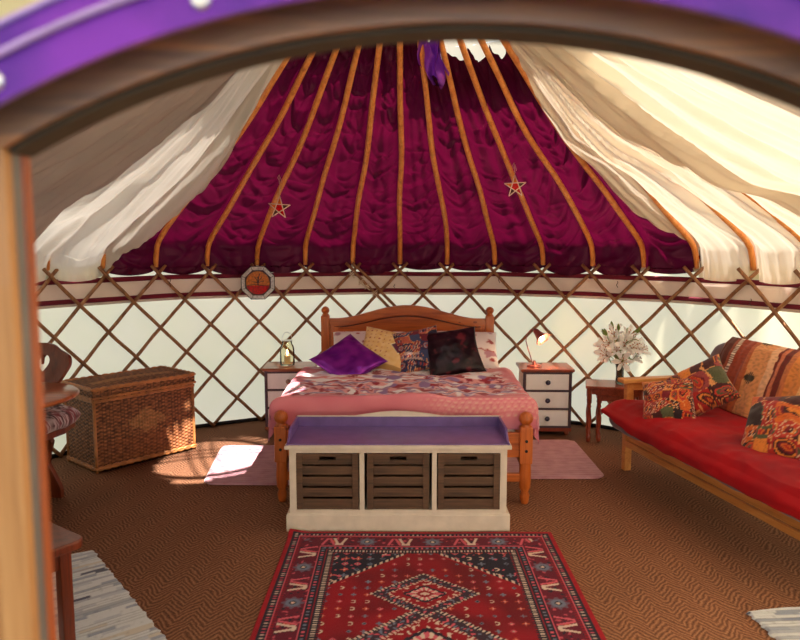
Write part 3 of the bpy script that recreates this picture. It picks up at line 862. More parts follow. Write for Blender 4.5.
def wicker_side(p0, du, length, z0, z1, nrm, name, deco=False, sd=0):
    nu = int(length/.0050); nv = int((z1-z0)/.0050)
    hs = {}
    def fn(u, v):
        a = u*length; b = z0+v*(z1-z0); h, c = weave(a, b, sd, deco, length)
        bul = .008*sin(pi*u)*sin(pi*v); return tuple(Vector(p0)+Vector(du)*a+Vector((0,0,b))+Vector(nrm)*(h+bul))
    def cf(u, v): return weave(u*length, z0+v*(z1-z0), sd, deco, length)[1]
    return fn, cf, nu, nv
def multi(name, faces, mat, parent):
    mb = MB(); cols = []
    for fn, cf, nu, nv in faces:
        mb.sheet(fn, nu, nv); cols += [cf(i/nu, j/nv) for j in range(nv+1) for i in range(nu+1)]
    me = mb.mesh(name, mat); a = me.color_attributes.new('Col', 'FLOAT_COLOR', 'POINT')
    a.data.foreach_set('color', [x for c in cols for x in (*c, 1)]); return link(name, me, None, parent)
multi('body', [wicker_side((0,0,0), (1,0,0), L, .02, Hh, (0,-1,0), 'f', True, 1), wicker_side((0,0,0), (0,1,0), Wd, .02, Hh, (-1,0,0), 's', False, 2),
      wicker_side((L,0,0), (0,1,0), Wd, .02, Hh, (1,0,0), 's', False, 3), wicker_side((0,Wd,0), (1,0,0), L, .02, Hh, (0,1,0), 'b', False, 4)], M['vcwick'], wk)
def lidtop(u, v):
    a = lerp(-.012, L+.012, u); b = lerp(-.012, Wd+.012, v); h, c = weave(a, b, 6)
    z = .575+.016*sin(pi*u)*sin(pi*v)+h; return (a, b, z)
def lidcol(u, v):
    a = lerp(-.012, L+.012, u); b = lerp(-.012, Wd+.012, v); c = weave(a, b, 6)[1]
    d = abs(b-Wd*.42)
    if d < .035 and .1 < u < .9: c = mix(c, srgb(206,156,100), .35)
    return c
def lside(p0, du, length, nrm, sd): return wicker_side(p0, du, length, .510, .575, nrm, 'l', False, sd)
multi('lid', [(lidtop, lidcol, 150, 86), lside((-.012,-.012,0), (1,0,0), L+.024, (0,-1,0), 1), lside((-.012,-.012,0), (0,1,0), Wd+.024, (-1,0,0), 2),
      lside((L+.012,-.012,0), (0,1,0), Wd+.024, (1,0,0), 3), lside((-.012,Wd+.012,0), (1,0,0), L+.024, (0,1,0), 4)], M['vcwick'], wk)
wkm = plain('cane', srgb(166,106,58), .45, var=.3)
def rim(z, o, r, name, n=2):
    mb = MB()
    pts = []
    for (x0, y0, x1, y1) in ((-o,-o,L+o,-o),(L+o,-o,L+o,Wd+o),(L+o,Wd+o,-o,Wd+o),(-o,Wd+o,-o,-o)):
        m = int(max(abs(x1-x0), abs(y1-y0))/.014)
        for k in range(m): pts.append((lerp(x0, x1, k/m), lerp(y0, y1, k/m)))
    N_ = len(pts)
    for s in range(n):
        mb.tube([(x, y, z+r*.8*sin(i*.8+s*pi)) for i, (x, y) in enumerate(pts)], r, 6, closed=True)
    mb.build(name, wkm, wk, fix=False)
rim(.575, .014, .009, 'lid_rim'); rim(.515, .016, .006, 'lid_braid'); rim(.492, .006, .008, 'body_rim'); rim(.028, .006, .010, 'base_rim')
for x, y in ((0,0),(L,0),(L,Wd),(0,Wd)): MB().tube([(x, y, .0), (x, y, .1), (x, y, .49)], .011, 8).build('corner_post', wkm, wk, fix=False)

# ------------------------------------------------------------------ left furniture: table, carved chair, stool
tb = empty('round_table', (-2.10, 3.74, 0), 0, 'round brown wooden table beside the doorway, in front of the carved chair', 'table')
MB().lathe([(.001,.715),(.30,.715),(.345,.722),(.362,.735),(.362,.742),(.35,.752),(.001,.752)], seg=48).build('tabletop', M['tablewood'], tb)
MB().lathe([(.06,.05),(.07,.08),(.045,.14),(.035,.22),(.055,.32),(.06,.40),(.04,.5),(.045,.62),(.09,.70),(.12,.716)], seg=20).build('pedestal', M['darkwood'], tb)
for k in range(3):
    a = rad(100+120*k); prf_ = [(.03, .12, .026), (.12, .10, .024), (.20, .06, .022), (.27, .03, .024)]
    MB().tube([(cos(a)*d, sin(a)*d, z) for d, z, r in prf_], [p[2] for p in prf_], 8).build('foot', M['darkwood'], tb, fix=False)

ch = empty('carved_chair', (-2.24, 4.16, 0), rad(-10), 'dark carved wooden chair with heart cutout in its back, behind the round table', 'chair')
bo = []
half = [(.085,.0),(.075,.06),(.08,.11),(.115,.17),(.155,.23),(.185,.285),(.182,.33),(.15,.355),(.11,.375),(.075,.40),(.03,.412)]
sm_ = []
for i in range(len(half)-1):
    p0 = half[max(i-1,0)]; p3 = half[min(i+2, len(half)-1)]
    for k in range(5): sm_.append(_cr(p0, half[i], half[i+1], p3, k/5))
sm_.append(half[-1])
outl = sm_+[(-x, y) for x, y in sm_[::-1]]
heart = []
for i in range(40):
    t = 2*pi*i/40; x = 16*sin(t)**3; y = 13*cos(t)-5*cos(2*t)-2*cos(3*t)-cos(4*t); heart.append((x*.0036, .29+y*.0046))
plate(outl, [heart], .024, T(0, .16, .53) @ Matrix.Rotation(rad(-9), 4, 'X') @ XZ, .003).build('backrest', M['darkwood'], ch)
plate([(-.23,-.23),(.25,-.23),(.27,.0),(.22,.17),(-.22,.17),(-.25,0)], [], .03, T(0, 0, .455), .004).build('seat', M['darkwood'], ch)
lg = [(.10,.44),(.13,.36),(.10,.28),(.085,.22),(.12,.14),(.15,.06),(.145,0),(.05,0),(.0,.06)]
lgs = lg+[(-x, y) for x, y in lg[::-1][1:]]
for y in (-.10, .12):
    plate(lgs, [], .028, T(0, y, 0) @ Matrix.Rotation(rad(6 if y < 0 else -6)*-1, 4, 'X') @ XZ, .003).build('plank_leg', M['darkwood'], ch)
MB().box((0, .01, .22), (.05, .26, .03), bev=.004).build('stretcher', M['darkwood'], ch)
def pais(u, v):
    n = N(u*9, v*9, 3)+.5*N(u*22, v*22)
    return mix(mix(srgb(60,22,34), srgb(120,40,56), clamp(.5+n*2)), srgb(190,170,180), .8*sst(.2, .4, abs(sin(n*16))*abs(N(u*14, v*14, 5))*2))
pillow('seat_cushion', .50, .40, .13, pais, M['vc'], (-2.20, 4.07, .53), -10, 0, 0, 'dark red paisley seat cushion lying on the carved chair', 'cushion', corner=5, pinch=-.10, seed=9)

st = empty('wooden_stool', (-1.44, 2.585, 0), rad(-36), 'reddish brown wooden stool with rounded seat corner, beside the striped rug', 'stool')
so = []
for (cx, cy, a0) in ((.155,-.115,-90),(.155,.115,0),(-.155,.115,90),(-.155,-.115,180)):
    for k in range(7): a = rad(a0+15*k); so.append((cx+.04*cos(a), cy+.04*sin(a)))
plate(so, [], .022, T(0, 0, .435), .007).build('seat', M['darkwood'], st)
for sx in (-1, 1):
    for sy in (-1, 1): MB().box((sx*.135, sy*.10, .212), (.045, .045, .42), bev=.006).build('leg', M['darkwood'], st)
MB().box((0, .10, .375), (.25, .02, .07), bev=.003).box((0, -.10, .375), (.25, .02, .07), bev=.003).box((.135, 0, .375), (.02, .17, .07)).box((-.135, 0, .375), (.02, .17, .07)).build('apron', M['darkwood'], st)

# ------------------------------------------------------------------ rugs
RR = srgb(150,4,28); RDK = srgb(110,10,30); NV = srgb(34,30,48); BUR = srgb(104,14,42); PKR = srgb(214,92,110); CRM = srgb(220,196,180); BLG = srgb(112,120,142); ORG = srgb(196,84,56)
RW, RLn = 1.41, 2.15
def motif(x, y, i, j, sd, s):
    """small flower / diamond in unit cell coordinates -1..1, None outside"""
    k = hsh(i, j, sd); ax, ay = abs(x), abs(y)
    if k < .22: 
        d = ax+ay
        return (CRM if d < .2 else RDK if d < .36 else PKR if d < .62 else None)
    if k < .42:
        r = sqrt(x*x+y*y); a = atan2(y, x); e = .45+.25*cos(4*a)
        return (CRM if r < .15 else PKR if r < e*.6 else ORG if r < e else None)
    if k < .58: return (BLG if ax < .16 and ay < .6 or ay < .16 and ax < .6 else None)
    if k < .72:
        r = sqrt(x*x+y*y); return CRM if .35 < r < .6 and x > -.2 else None
    if k < .86:
        return (NV if ax+ay < .25 else BLG if ax+ay < .5 else None)
    return None
def rugcol(u, v):
    x = u*RW; y = (1-v)*RLn          # y from the far edge
    dx = min(x, RW-x); dy = min(y, RLn-y); d = min(dx, dy); s = y if dx < dy else x
    w = N(x*20, y*20)*.004; 
    def dots(per, c, bg, ph=0): return c if (s+ph) % per < per*.42 else bg
    if d < .028: return mix(RR, srgb(170,6,30), clamp(.5+N(x*30, y*30)))
    if d < .034: return NV
    if d < .062: return mix(dots(.022, CRM if int(s/.044) % 2 else PKR, NV), NV, .2 if abs(d-.048) < .008 else .85)
    if d < .068: return PKR
    if d < .080: return dots(.018, RR, BUR)
    if d < .185:
        m = (s % .17)/.17*2-1; n = (d-.1325)/.052; i = int(s/.17)
        r = sqrt((m*1.6)**2+n*n); a = atan2(n, m*1.6)
        if i % 2 == 0:
            if r < .85+.15*cos(8*a):
                return CRM if r < .18 else (NV if r < .3 else (BLG if r < .62 else mix(BLG, BUR, .5)))
        else:
            q = abs(m*1.6-.55); q2 = abs(m*1.6+.55)
            if abs(q-.35+.3*n) < .14 and abs(n) < .8 or (abs(n-.6) < .16 and q < .4): return CRM
            if abs(q2-.35-.3*n) < .13 and abs(n) < .8: return PKR
            if r < .3: return ORG
        t = N(x*46, y*46, 2)
        return mix(BUR, PKR, .7) if t > .42 else (NV if t < -.38 else BUR)
    if d < .192: return PKR
    if d < .222: return dots(.026, PKR if int(s/.052) % 2 else BLG, NV) if abs(d-.207) < .009 else NV
    if d < .229: return RR
    if d < .262: return dots(.017, CRM, NV) if abs(d-.245) < .010 else NV
    if d < .270: return dots(.017, RR, NV)
    # field
    X = x-RW/2; Y = y; FX = RW/2-.27
    # spandrels
    e1 = (Y-.27)/.36+(FX-abs(X)); yy = min(Y, RLn-Y)
    k = (yy-.27)/.34+(FX-abs(X))/.36
    i, j = floor(x/.06), floor(y/.06); mx_, my_ = (x/.06 % 1)*2-1, (y/.06 % 1)*2-1
    if k < 1:
        if k > .93: return CRM if int(abs(X)/.013) % 2 else NV
        c = motif(mx_, my_, i, j, 5, .06); 
        return (c if c and c != RDK else NV) if c else (PKR if N(x*40, y*40, 6) > .45 else NV)
    if k < 1.06: return RR
    # medallions
    def diamond(cy, hx, hy): return abs(X)/hx+abs(Y-cy)/hy
    for (cy, hx, hy) in ((.68, .25, .20), (RLn-.68, .25, .20), (RLn/2+.02, .36, .33)):
        q = diamond(cy, hx, hy); st_ = .012*(1 if int((abs(X)+.5)/.016) % 2 else 0)
        qq = q+st_*2
        if qq < 1.0:
            if qq > .93: return CRM if int((abs(X)-abs(Y-cy)+2)/.014) % 2 else NV
            if qq > .70:
                t = N(x*55, y*55, 3); return PKR if t > .3 else (BLG if t < -.3 else srgb(60,40,56))
            if qq > .64: return CRM if int((abs(X)-abs(Y-cy)+2)/.014) % 2 else RR
            if qq > .42: return RR if N(x*50, y*50, 8) < .3 else CRM
            if qq > .34: return NV
            if qq > .2: return CRM if int(atan2(Y-cy, X)*4) % 2 else PKR
            return RR if qq > .1 else CRM
    c = motif(mx_*1.3, my_*1.3, i, j, 2, .06)
    base = mix(RR, srgb(112,4,24), clamp(.5+N(x*5, y*5)*1.6))
    return c if c else base
def rugfn(u, v):
    x = u*RW; y = (1-v)*RLn; e = 0 if (u in (0, 1) or v in (0, 1)) else 1
    z = .004+.009*e+.004*e*N(x*2, y*2)
    xx, yy = x, y
    z += .018*exp(-((x)**2+(y)**2)/.004); 
    return (-.595+xx, 3.70-yy+.006*sin(xx*9)*(1-v > .5), z)
o = grid_obj('patterned_rug', rugfn, 300, 450, M['vcrug'], None, rugcol)
tag(o, 'red oriental rug with dark patterned borders lying before the storage bench', 'rug')

def rag(name, p0, d1, l1, d2, l2, label, sd):
    d1 = Vector(d1).normalized(); d2 = Vector(d2).normalized(); nn = int(l1/.007)
    def fn(u, v):
        a = u*l1; b = v*l2
        edge = (.012*N(a*22, sd)+.008*N(a*60, sd+3))*(1 if v > .5 else -1) if v in (0, 1) else 0
        p = Vector(p0)+d1*a+d2*(b+edge)
        rib = abs(sin(pi*a/.022)); z = .003+(.010*rib**.5+.002*N(a*40, b*20, sd))*(0 if (u in (0,1) or v in (0,1)) else 1)
        rnd = .03*sst(.04, 0, a)*(2*v-1)**2; p = p+d1*rnd
        return (p.x, p.y, max(z, .003))
    def cf(u, v):
        a = u*l1; b = v*l2; row = floor(a/.022); h = hsh(row, sd); k = hsh(row, floor(b/.11+h*7), sd)
        c = srgb(212,214,218) if k < .66 else (srgb(190,194,204) if k < .84 else (srgb(158,164,182) if k < .92 else (srgb(204,196,186) if k < .97 else srgb(96,98,116))))
        if h > .84: c = mix(c, srgb(110,120,150), .45)
        if abs((a/.022) % 1) < .16: c = mix(c, srgb(100,100,108), .5)
        return mix(c, srgb(60,60,70), .5*clamp(N(a*60, b*60, sd)*1.2-.3))
    o = grid_obj(name, fn, nn, int(l2/.010), M['vcrug'], None, cf)
    return tag(o, label, 'rug')
rag('rag_rug', (-1.57, 3.50, 0), (.61, -.78, 0), 1.3, (-.78, -.61, 0), .62, 'white and grey striped rag rug in the lower left corner', 2)
rag('rag_rug', (1.46, 2.90, 0), (.10, -1, 0), 1.1, (1, .06, 0), .62, 'white striped rag rug at the lower right, in front of the futon', 5)
def mrug(x0, x1, y0, y1, label, skew=0.0):
    w, l = x1-x0, y1-y0; r = .10
    def fn(u, v):
        a, b = u*2-1, v*2-1
        # rounded rectangle mapping
        x = a*w/2; y = b*l/2
        ex = max(abs(x)-(w/2-r), 0); ey = max(abs(y)-(l/2-r), 0); dd = sqrt(ex*ex+ey*ey)
        if dd > r: x -= (1 if x > 0 else -1)*ex*(1-r/dd); y -= (1 if y > 0 else -1)*ey*(1-r/dd)
        z = .003 if (u in (0, 1) or v in (0, 1)) else .016+.003*N(x*6, y*6)+.002*sin(y*160)
        return ((x0+x1)/2+x+skew*y, (y0+y1)/2+y, z)
    return tag(grid_obj('bedside_rug', fn, 60, 120, M['mauve']), label, 'rug')
mrug(-1.32, -.62, 4.46, 5.33, 'dusty pink bedside rug on the floor left of the bed', -.10)
mrug(.70, 1.37, 4.58, 5.47, 'dusty pink bedside rug on the floor right of the bed', 0)

# ------------------------------------------------------------------ futon sofa
sf = empty('futon_sofa', (1.525, 4.80, 0), atan2(-.977, .21), 'pine framed futon sofa with red seat along the right side', 'sofa')
SL, SD = 1.95, .80
sw, scx = M['sofa_wood'], M['sofa_cross']
for x in (.025, SL-.025):
    ar = MB().box((x, SD/2-.02, .625), (.085, SD+.04, .028), bev=.006).build('armrest', scx, sf)
    MB().box((x, SD/2, .585), (.03, SD-.04, .055), bev=.004).box((x, SD/2, .43), (.026, SD-.04, .085), bev=.004).box((x, SD/2, .22), (.026, SD-.04, .08), bev=.004).build('arm_rail', scx, sf)
    MB().box((x, .025, .305), (.045, .05, .61), bev=.005).build('leg', M['pine_up'] if 0 else sw, sf)
    MB().box((x, SD-.025, .305), (.045, .05, .61), bev=.005).build('leg', sw, sf)
MB().box((SL/2, .03, .255), (SL-.02, .028, .085), bev=.005).box((SL/2, .010, .192), (SL-.02, .02, .040), bev=.005).build('front_rail', sw, sf)
MB().box((SL/2, SD-.03, .24), (SL-.05, .028, .11), bev=.005).build('back_rail', sw, sf)
mb = MB()
for i in range(9): mb.box((.12+i*(SL-.24)/8, SD/2, .292), (.07, SD-.08, .018))
mb.build('slat_base', scx, sf)
mb = MB()
for x in (.12, SL/2, SL-.12): mb.box((x, .70, .56), (.05, .03, .58), rot=(rad(-14), 0, 0), bev=.004)
for z in (.50, .62, .74): mb.box((SL/2, .685+(z-.56)*.25, z), (SL-.22, .02, .06), rot=(rad(-14), 0, 0), bev=.004)
mb.build('back_frame', sw, sf)
def slab(fn, nu=60, nv=30): return fn
# seat mattress
def tube_slab(name, sect, x0, x1, n, mat, parent, amp=.01, sd=0, m=64):
    """extrude closed section (list of (y,z)) along x with softened ends"""
    # resample the section
    pts = []; Ls = [0]
    for i in range(len(sect)):
        a = sect[i]; b = sect[(i+1) % len(sect)]; Ls.append(Ls[-1]+sqrt((a[0]-b[0])**2+(a[1]-b[1])**2))
    for k in range(m):
        d = Ls[-1]*k/m; i = 0
        while Ls[i+1] < d: i += 1
        t = (d-Ls[i])/(Ls[i+1]-Ls[i]); a = sect[i]; b = sect[(i+1) % len(sect)]; pts.append((lerp(a[0], b[0], t), lerp(a[1], b[1], t)))
    cy = sum(p[0] for p in pts)/m; cz = sum(p[1] for p in pts)/m
    for _ in range(2): pts = [((pts[i-1][0]+2*pts[i][0]+pts[(i+1) % m][0])/4, (pts[i-1][1]+2*pts[i][1]+pts[(i+1) % m][1])/4) for i in range(m)]
    mb = MB()
    def fn(u, v):
        k = int(round(u*m)) % m; y, z = pts[k]
        e = min(v, 1-v)*n; sc_ = (.0, .72, .93, 1)[min(3, int(round(e)))]
        ends = {0: .0, 1: .02*.3, 2: .02}
        x = lerp(x0, x1, v)
        yy = cy+(y-cy)*(.90+.1*sc_); zz = cz+(z-cz)*(.80+.20*sc_)
        w = amp*N(x*4+sd, y*6, z*8)+amp*.5*N(x*12+sd, y*12, z*9)
        return (x, yy, zz+w)
    mb.sheet(fn, m, n, True, True)
    nn = len(mb.v); mb.add([mb.v[k] for k in range(m)], [list(range(m))]); mb.add([mb.v[nn-m+k] for k in range(m)], [list(range(m))])
    return mb.build(name, mat, parent)
tube_slab('seat_mattress', [(-.13,.32),(-.15,.35),(-.15,.42),(-.12,.455),(.50,.475),(.60,.47),(.62,.44),(.62,.33),(.58,.305),(-.08,.305)], .035, SL-.05, 70, M['futon'], sf, .012, 3)
lean = [(.50,.44),(.56,.42),(.66,.44),(.755,.80),(.745,.86),(.69,.885),(.62,.86),(.52,.52)]
tube_slab('back_mattress', lean, .06, SL-.06, 70, M['futon'], sf, .008, 7)
# red cover over the seat
def rc(u, v):
    x = lerp(.028, SL-.03, u); e = v*.98-.28        # e: depth coordinate, negative hangs over the front
    hang = lerp(.01, .085, sst(.0, .5, x)); 
    if e > -.13:
        y = e; z = .480+.018*N(x*4, y*5, 2)+.010*(1-abs(N(x*7+y*4, y*5-x*2, 6))*3)*.6+.004*N(x*14, y*14)+.012*exp(-((y-.1)/.2)**2); 
        z -= .02*sst(-.06, -.13, y)
    else:
        t = clamp((-.13-e)/.15); y = -.13-.045*sin(min(t*1.8, 1)*pi/2)-.006*N(x*9, t*3); z = .458-.012-(.02+hang*.8)*t
        z += .012*N(x*7, 3)*t
    return (x, y, z)
o = grid_obj('seat_cover', rc, 160, 70, M['redcover'], sf, solid=.008)
# throw
TH = [(0,.05,(96,44,34)),(.05,.075,(150,70,44)),(.075,.085,(244,224,200)),(.085,.16,(158,64,38)),(.16,.19,(190,96,52)),(.19,.30,(226,156,100)),(.30,.33,(232,180,140)),(.33,.345,(120,36,26)),(.345,.37,(214,120,80)),(.37,.40,(110,34,26)),
      (.40,.43,(206,120,70)),(.43,.50,(224,140,72)),(.50,.53,(240,190,130)),(.53,.70,(222,140,66)),(.70,.74,(150,60,34)),(.74,.78,(236,196,150)),(.78,.90,(216,128,62)),(.90,1.01,(140,56,36))]
def thcol(u, v):
    w = u+.006*N(v*9, u*9); c = (.5,.2,.1)
    for a, b, k in TH:
        if a <= w <= b: c = srgb(*k)
    if .068 < w < .088: c = srgb(244,226,204) if (v*60) % 1 < .5 else srgb(90,40,34)
    for (cu, cv, su, sv) in ((.225,.60,.030,.035),(.60,.62,.045,.05),(.60,.40,.03,.03),(.225,.25,.03,.035),(.83,.6,.03,.04)):
        a, b = abs(u-cu)/su, abs(v-cv)/sv
        if max(a, b) < 1 and (a+b < 1.25) and not (b > .5 and (a*5) % 1 < .35): c = srgb(58,50,34)
    return mix(c, srgb(70,26,18), .35*clamp(.2+N(u*60, v*60)*1.6))
TP = [(.475,.485),(.50,.56),(.535,.66),(.575,.76),(.605,.83),(.635,.882),(.69,.915),(.75,.895),(.785,.84),(.785,.72),(.775,.60)]
def thr(u, v):
    x = lerp(.20, 1.72, u)+.02*N(u*3, v*3); k = v*(len(TP)-1); i = min(int(k), len(TP)-2); t = k-i
    y, z = lerp(TP[i][0], TP[i+1][0], t), lerp(TP[i][1], TP[i+1][1], t)
    f_ = .012*N(x*9, v*2.5, 3)+.008*N(x*22, v*3, 5)+.006*N(x*7, v*9, 2)
    x += .05*sst(.5, 0, v)*0-.03*v
    return (x, y-f_-.004, z+f_*.4+.006)
o = grid_obj('throw_blanket', thr, 240, 110, M['vc'], None, thcol, solid=.008); o.location = sf.location; o.rotation_euler = sf.rotation_euler
tag(o, 'orange and rust striped throw draped over the back of the futon sofa', 'blanket')
SM = Matrix.Translation(sf.location) @ Matrix.Rotation(sf.rotation_euler.z, 4, 'Z')
def sofapil(xl, yl, z, w, h, yaw, tilt, spin, label, sd, k=4):
    p = SM @ Vector((xl, yl, z))
    return pillow('cushion', w, h, .15, emb(sd, k), M['vc'], p, yaw, tilt, spin, label, seed=sd)
sofapil(.44, .06, .565, .33, .34, -40, 46, 16, 'dark red embroidered cushion lying low at the left of the futon seat', 3, 5)
sofapil(.47, .27, .655, .36, .36, -52, 52, 42, 'red, orange and green patchwork cushion standing on its corner against the throw', 14, 3)
sofapil(1.27, .20, .60, .46, .44, -64, 48, 16, 'crumpled orange, black and gold cushion at the right edge of the futon', 27, 4)

# ------------------------------------------------------------------ nest of tables, lilies
def nest(loc, w, d, h, rz, label):
    c = empty('side_table', loc, rad(rz), label, 'table', 'nest of side tables')
    MB().box((w/2, d/2, h-.011), (w, d, .022), bev=.005).build('tabletop', M['mahog'], c)
    mb = MB()
    for (cx, cy, a, b) in ((w/2,.03,w-.08,.016),(w/2,d-.03,w-.08,.016),(.03,d/2,.016,d-.08),(w-.03,d/2,.016,d-.08)): mb.box((cx, cy, h-.045), (a, b, .045))
    mb.build('apron', M['mahog'], c)
    hh = h-.022
    for x in (.03, w-.03):
        for y in (.03, d-.03):
            MB().lathe([(.011,0),(.017,.01),(.018,.05),(.012,.06),(.017,.075),(.011,.09),(.020,.15),(.021,.19),(.012,.27),(.018,.285),(.012,.30),(.019,.315),(.019,hh-.045),(.019,hh)], (x, y, 0), 12).build('leg', M['mahog'], c)
    return c
nest((1.435, 5.44, 0), .44, .30, .45, -14, 'small mahogany side table with turned legs, largest of the nest beside the futon')
nest((1.515, 5.445, 0), .31, .235, .395, -14, 'smaller mahogany side table tucked under the larger one')
vs_ = empty('lily_bouquet', (1.72, 5.52, .451), 0, 'bouquet of white lilies in a glass vase on the side table', 'flowers')
MB().lathe([(.030,0),(.034,.01),(.030,.06),(.030,.12),(.040,.17),(.045,.19),(.042,.19),(.036,.165),(.026,.12),(.026,.02),(.001,.012)], seg=20).build('vase', M['vaseglass'], vs_)
def lilymesh():
    mb = MB()
    for k in range(6):
        a = 2*pi*k/6; ln = .075 if k % 2 else .068; wd = .018 if k % 2 else .012
        def fn(u, v, a=a, ln=ln, wd=wd):
            w = (u*2-1)*wd*sin(pi*(v*.94+.05))**.7; r = .006+ln*sin(v*1.25); z = ln*.95*v*(1-.45*v*v)+.02*v
            z += -.35*abs(w)*0+abs(w)*.4
            return (r*cos(a)-w*sin(a), r*sin(a)+w*cos(a), z-.01*v*v)
        mb.sheet(fn, 4, 8)
    mb.cur = 1
    for k in range(6):
        a = 2*pi*(k+.5)/6; mb.tube([(0,0,.0),(.012*cos(a),.012*sin(a),.04),(.022*cos(a),.022*sin(a),.058)], .0012, 4)
        mb.tube([(.018*cos(a),.018*sin(a),.058),(.027*cos(a),.027*sin(a),.060)], .003, 5)
    return mb.mesh('lily', [M['petal'], M['anther']])
LM = lilymesh(); rnd = random.Random(5)
stm = MB(); pos = []
for i in range(17):
    a = i*2.399; rr_ = .02+.12*sqrt((i+.5)/17); zz = .37-.14*(rr_/.13)**2+rnd.uniform(-.03, .03)
    p = Vector((rr_*cos(a)*1.1, rr_*sin(a)*.8, zz)); pos.append(p)
    stm.tube([(0,0,.03), (p.x*.2, p.y*.2, .17), (p.x*.7, p.y*.7, zz*.75), tuple(p)], .0028, 5)
    o = link('lily_flower', LM, None, vs_); d = Vector((p.x*1.6, p.y*1.2-.14, .05+rnd.uniform(-.05, .12))).normalized()
    o.location = p; o.rotation_mode = 'QUATERNION'; o.rotation_quaternion = d.to_track_quat('Z', 'Y'); s_ = rnd.uniform(.95, 1.25); o.scale = (s_,)*3
stm.build('stem', M['leaf'], vs_, fix=False)
lf = MB()
for i in range(30):
    a = rnd.uniform(0, 2*pi); el = rnd.uniform(-.2, 1.2); ln = rnd.uniform(.07, .12); b = Vector((rnd.uniform(.01,.09)*cos(a), rnd.uniform(.01,.09)*sin(a), rnd.uniform(.2,.36)))
    dr_ = Vector((cos(a)*cos(el), sin(a)*cos(el), sin(el))); sd2 = dr_.cross(Vector((0,0,1))).normalized()
    lf.sheet(lambda u, v: tuple(b+dr_*ln*v+sd2*(u*2-1)*.013*sin(pi*(v*.95+.03))+Vector((0,0,-.03*v*v+.004*abs(u*2-1)))), 3, 7)
lf.build('foliage', M['leaf'], vs_, fix=False)
for i in range(7):
    a = i*2.4+1; p = Vector((.12*cos(a), .09*sin(a), .36+.07*hsh(i))); 
    bd = MB().lathe([(.002,0),(.010,.012),(.012,.03),(.008,.05),(.001,.064)], (0,0,0), 8, Matrix.Translation(p) @ Vector((cos(a)*.5, sin(a)*.4, 1)).to_track_quat('Z', 'Y').to_matrix().to_4x4())
    bd.tube([(0,0,.17), (p.x*.6, p.y*.6, .27), tuple(p)], .002, 5); bd.build('bud', M['leaf'], vs_, fix=False)

# ------------------------------------------------------------------ hanging ornaments
def star(loc, top_, label, tilt=0, r=.082):
    s = empty('star_ornament', loc, 0, label, 'ornament', 'hanging wire stars')
    P = [Vector((r*sin(2*pi*k/5), 0, r*cos(2*pi*k/5))) for k in range(5)]
    R_ = Matrix.Rotation(rad(tilt), 4, 'Y'); P = [R_ @ p for p in P]
    mb = MB()
    for k in range(5): mb.tube([P[k], P[(k+2) % 5]], .0038, 6)
    mb.build('wire_star', M['wire'], s, fix=False)
    ri = r*.382; I = [R_ @ Vector((ri*sin(2*pi*(k+.5)/5), 0, ri*cos(2*pi*(k+.5)/5))) for k in range(5)]
    def pane(pts): 
        mb = MB(); n = len(pts); mb.add([p+Vector((0,-.0015,0)) for p in pts]+[p+Vector((0,.0015,0)) for p in pts], [list(range(n)), list(range(n, 2*n))[::-1]]+[[k, (k+1) % n, n+(k+1) % n, n+k] for k in range(n)]); return mb
    pane(I).build('glass_centre', M['sg_red'], s)
    for k in range(5):
        pane([P[k], I[k], I[k-1]]).build('glass_tip', (M['sg_amber'], M['sg_brown'], M['sg_red'], M['sg_brown'], M['sg_amber'])[k], s)
    tl = Vector(top_)-Vector(loc)
    mb = MB(); mb.tube([P[0], P[0].lerp(tl, .5)+Vector((.002,0,0)), tl], .0016, 5)
    mb.tube([tl, tl+Vector((.012,0,-.03)), tl+Vector((.018,0,-.055))], .0014, 5); mb.tube([tl, tl+Vector((-.01,0,-.02)), tl+Vector((-.002,0,-.04))], .0014, 5)
    mb.build('string', M['string'], s, fix=False)
star((-.868, 5.20, 1.80), (-.868, 5.22, 2.035), 'small wire star with red glass hanging in front of the maroon lining, left one', 4)
star((.79, 4.98, 1.935), (.785, 5.02, 2.10), 'small wire star with red glass hanging in front of the maroon lining, right one', -3, .078)

oc = empty('suncatcher', (-1.188, 5.985, 1.215), rad(10), 'octagonal stained glass panel with red and orange picture hanging on the trellis', 'suncatcher')
RO, RI = .148, .112
po = [Vector((RO*cos(rad(22.5+45*k)), 0, RO*sin(rad(22.5+45*k)))) for k in range(8)]; pi_ = [Vector((RI*cos(rad(22.5+45*k)), 0, RI*sin(rad(22.5+45*k)))) for k in range(8)]
def pane2(pts, y=0, th=.003):
    mb = MB(); n = len(pts); mb.add([p+Vector((0,y-th/2,0)) for p in pts]+[p+Vector((0,y+th/2,0)) for p in pts], [list(range(n)), list(range(n, 2*n))[::-1]]+[[k, (k+1) % n, n+(k+1) % n, n+k] for k in range(n)]); return mb
for k in range(8): pane2([po[k], po[(k+1) % 8], pi_[(k+1) % 8], pi_[k]]).build('border_pane', M['sg_white'], oc)
mb = MB()
mb.tube(po, .0035, 6, closed=True); mb.tube(pi_, .003, 6, closed=True)
for k in range(8): mb.tube([po[k], pi_[k]], .0025, 5)
ci = [Vector((.097*cos(2*pi*k/32), -.001, .097*sin(2*pi*k/32))) for k in range(32)]; mb.tube(ci, .002, 5, closed=True)
mb.tube([(-.092,-.003,-.02),(-.03,-.004,-.015),(.03,-.004,-.022),(.09,-.003,-.03)], .0018, 5)
mb.tube([(0,-.004,-.02),(.002,-.004,.05)], .004, 5)
for dx, dz in ((-.03,.05),(.035,.045),(-.05,.01),(.05,.012),(.015,.075)): mb.tube([(0,-.004,.0),(dx*.5,-.004,dz*.7),(dx,-.004,dz)], .0022, 5)
mb.build('lead_frame', M['black'], oc, fix=False)
pane2([Vector((.112*cos(rad(22.5+45*k)), 0, .112*sin(rad(22.5+45*k)))) for k in range(8)], .002, .002).build('grey_surround', M['sg_brown'], oc)
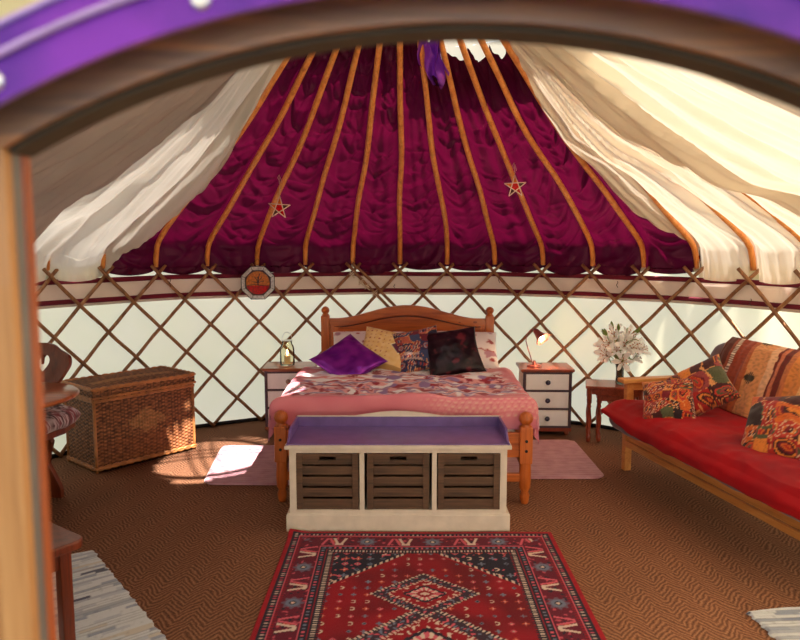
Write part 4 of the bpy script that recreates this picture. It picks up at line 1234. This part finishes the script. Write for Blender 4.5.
upp = [Vector((.097*cos(a), 0, .097*sin(a))) for a in [rad(lerp(-14, 194, k/26)) for k in range(27)]]
low = [Vector((.097*cos(a), 0, .097*sin(a))) for a in [rad(lerp(194, 346, k/22)) for k in range(23)]]
pane2(upp, -.001).build('orange_pane', M['sg_orange'], oc); pane2(low, -.001).build('red_pane', M['sg_red'], oc)
MB().tube([po[2], (0, .0, .20), po[1]], .0015, 5).build('wire', M['cord'], oc, fix=False)

# ------------------------------------------------------------------ camera and light
cam = bpy.data.cameras.new('camera'); co = bpy.data.objects.new('camera', cam); COL.objects.link(co)
co.location = (0, 0, 1.57); co.rotation_euler = (rad(90-6.37), 0, 0)
cam.sensor_width = 36; cam.lens = 716/800*36; cam.clip_start = .02
cam.dof.use_dof = True; cam.dof.focus_distance = 5.0; cam.dof.aperture_fstop = 4.0
SC.camera = co

sun = bpy.data.lights.new('sun', 'SUN'); so_ = bpy.data.objects.new('sun', sun); COL.objects.link(so_)
sun.energy = 15.0; sun.angle = rad(.8); sun.color = (1, .93, .82)
so_.rotation_euler = Vector((-1.40, 1.66, -2.93)).to_track_quat('-Z', 'Y').to_euler(); so_.location = (4, -4, 9)
pl = bpy.data.lights.new('lamp_light', 'POINT'); po_ = bpy.data.objects.new('lamp_light', pl); COL.objects.link(po_)
pl.energy = 2.2; pl.color = (1, .55, .25); pl.shadow_soft_size = .02; po_.location = (1.175, 5.70, .745)
pl2 = bpy.data.lights.new('candle_light', 'POINT'); p2 = bpy.data.objects.new('candle_light', pl2); COL.objects.link(p2)
pl2.energy = .25; pl2.color = (1, .6, .3); pl2.shadow_soft_size = .01; p2.location = (-.93, 5.84, .66)

w = bpy.data.worlds.new('world'); SC.world = w; w.use_nodes = True
nt = w.node_tree; bg = nt.nodes['Background']
bg.inputs[0].default_value = (.84, .92, 1.0, 1); bg.inputs[1].default_value = 1.3
SC.view_settings.view_transform = 'Standard'; SC.view_settings.look = 'None'; SC.view_settings.gamma = 1
SC.view_settings.exposure = 1.0; SC.view_settings.use_curve_mapping = False
SC.cycles.max_bounces = 8; SC.cycles.diffuse_bounces = 5; SC.cycles.transmission_bounces = 6
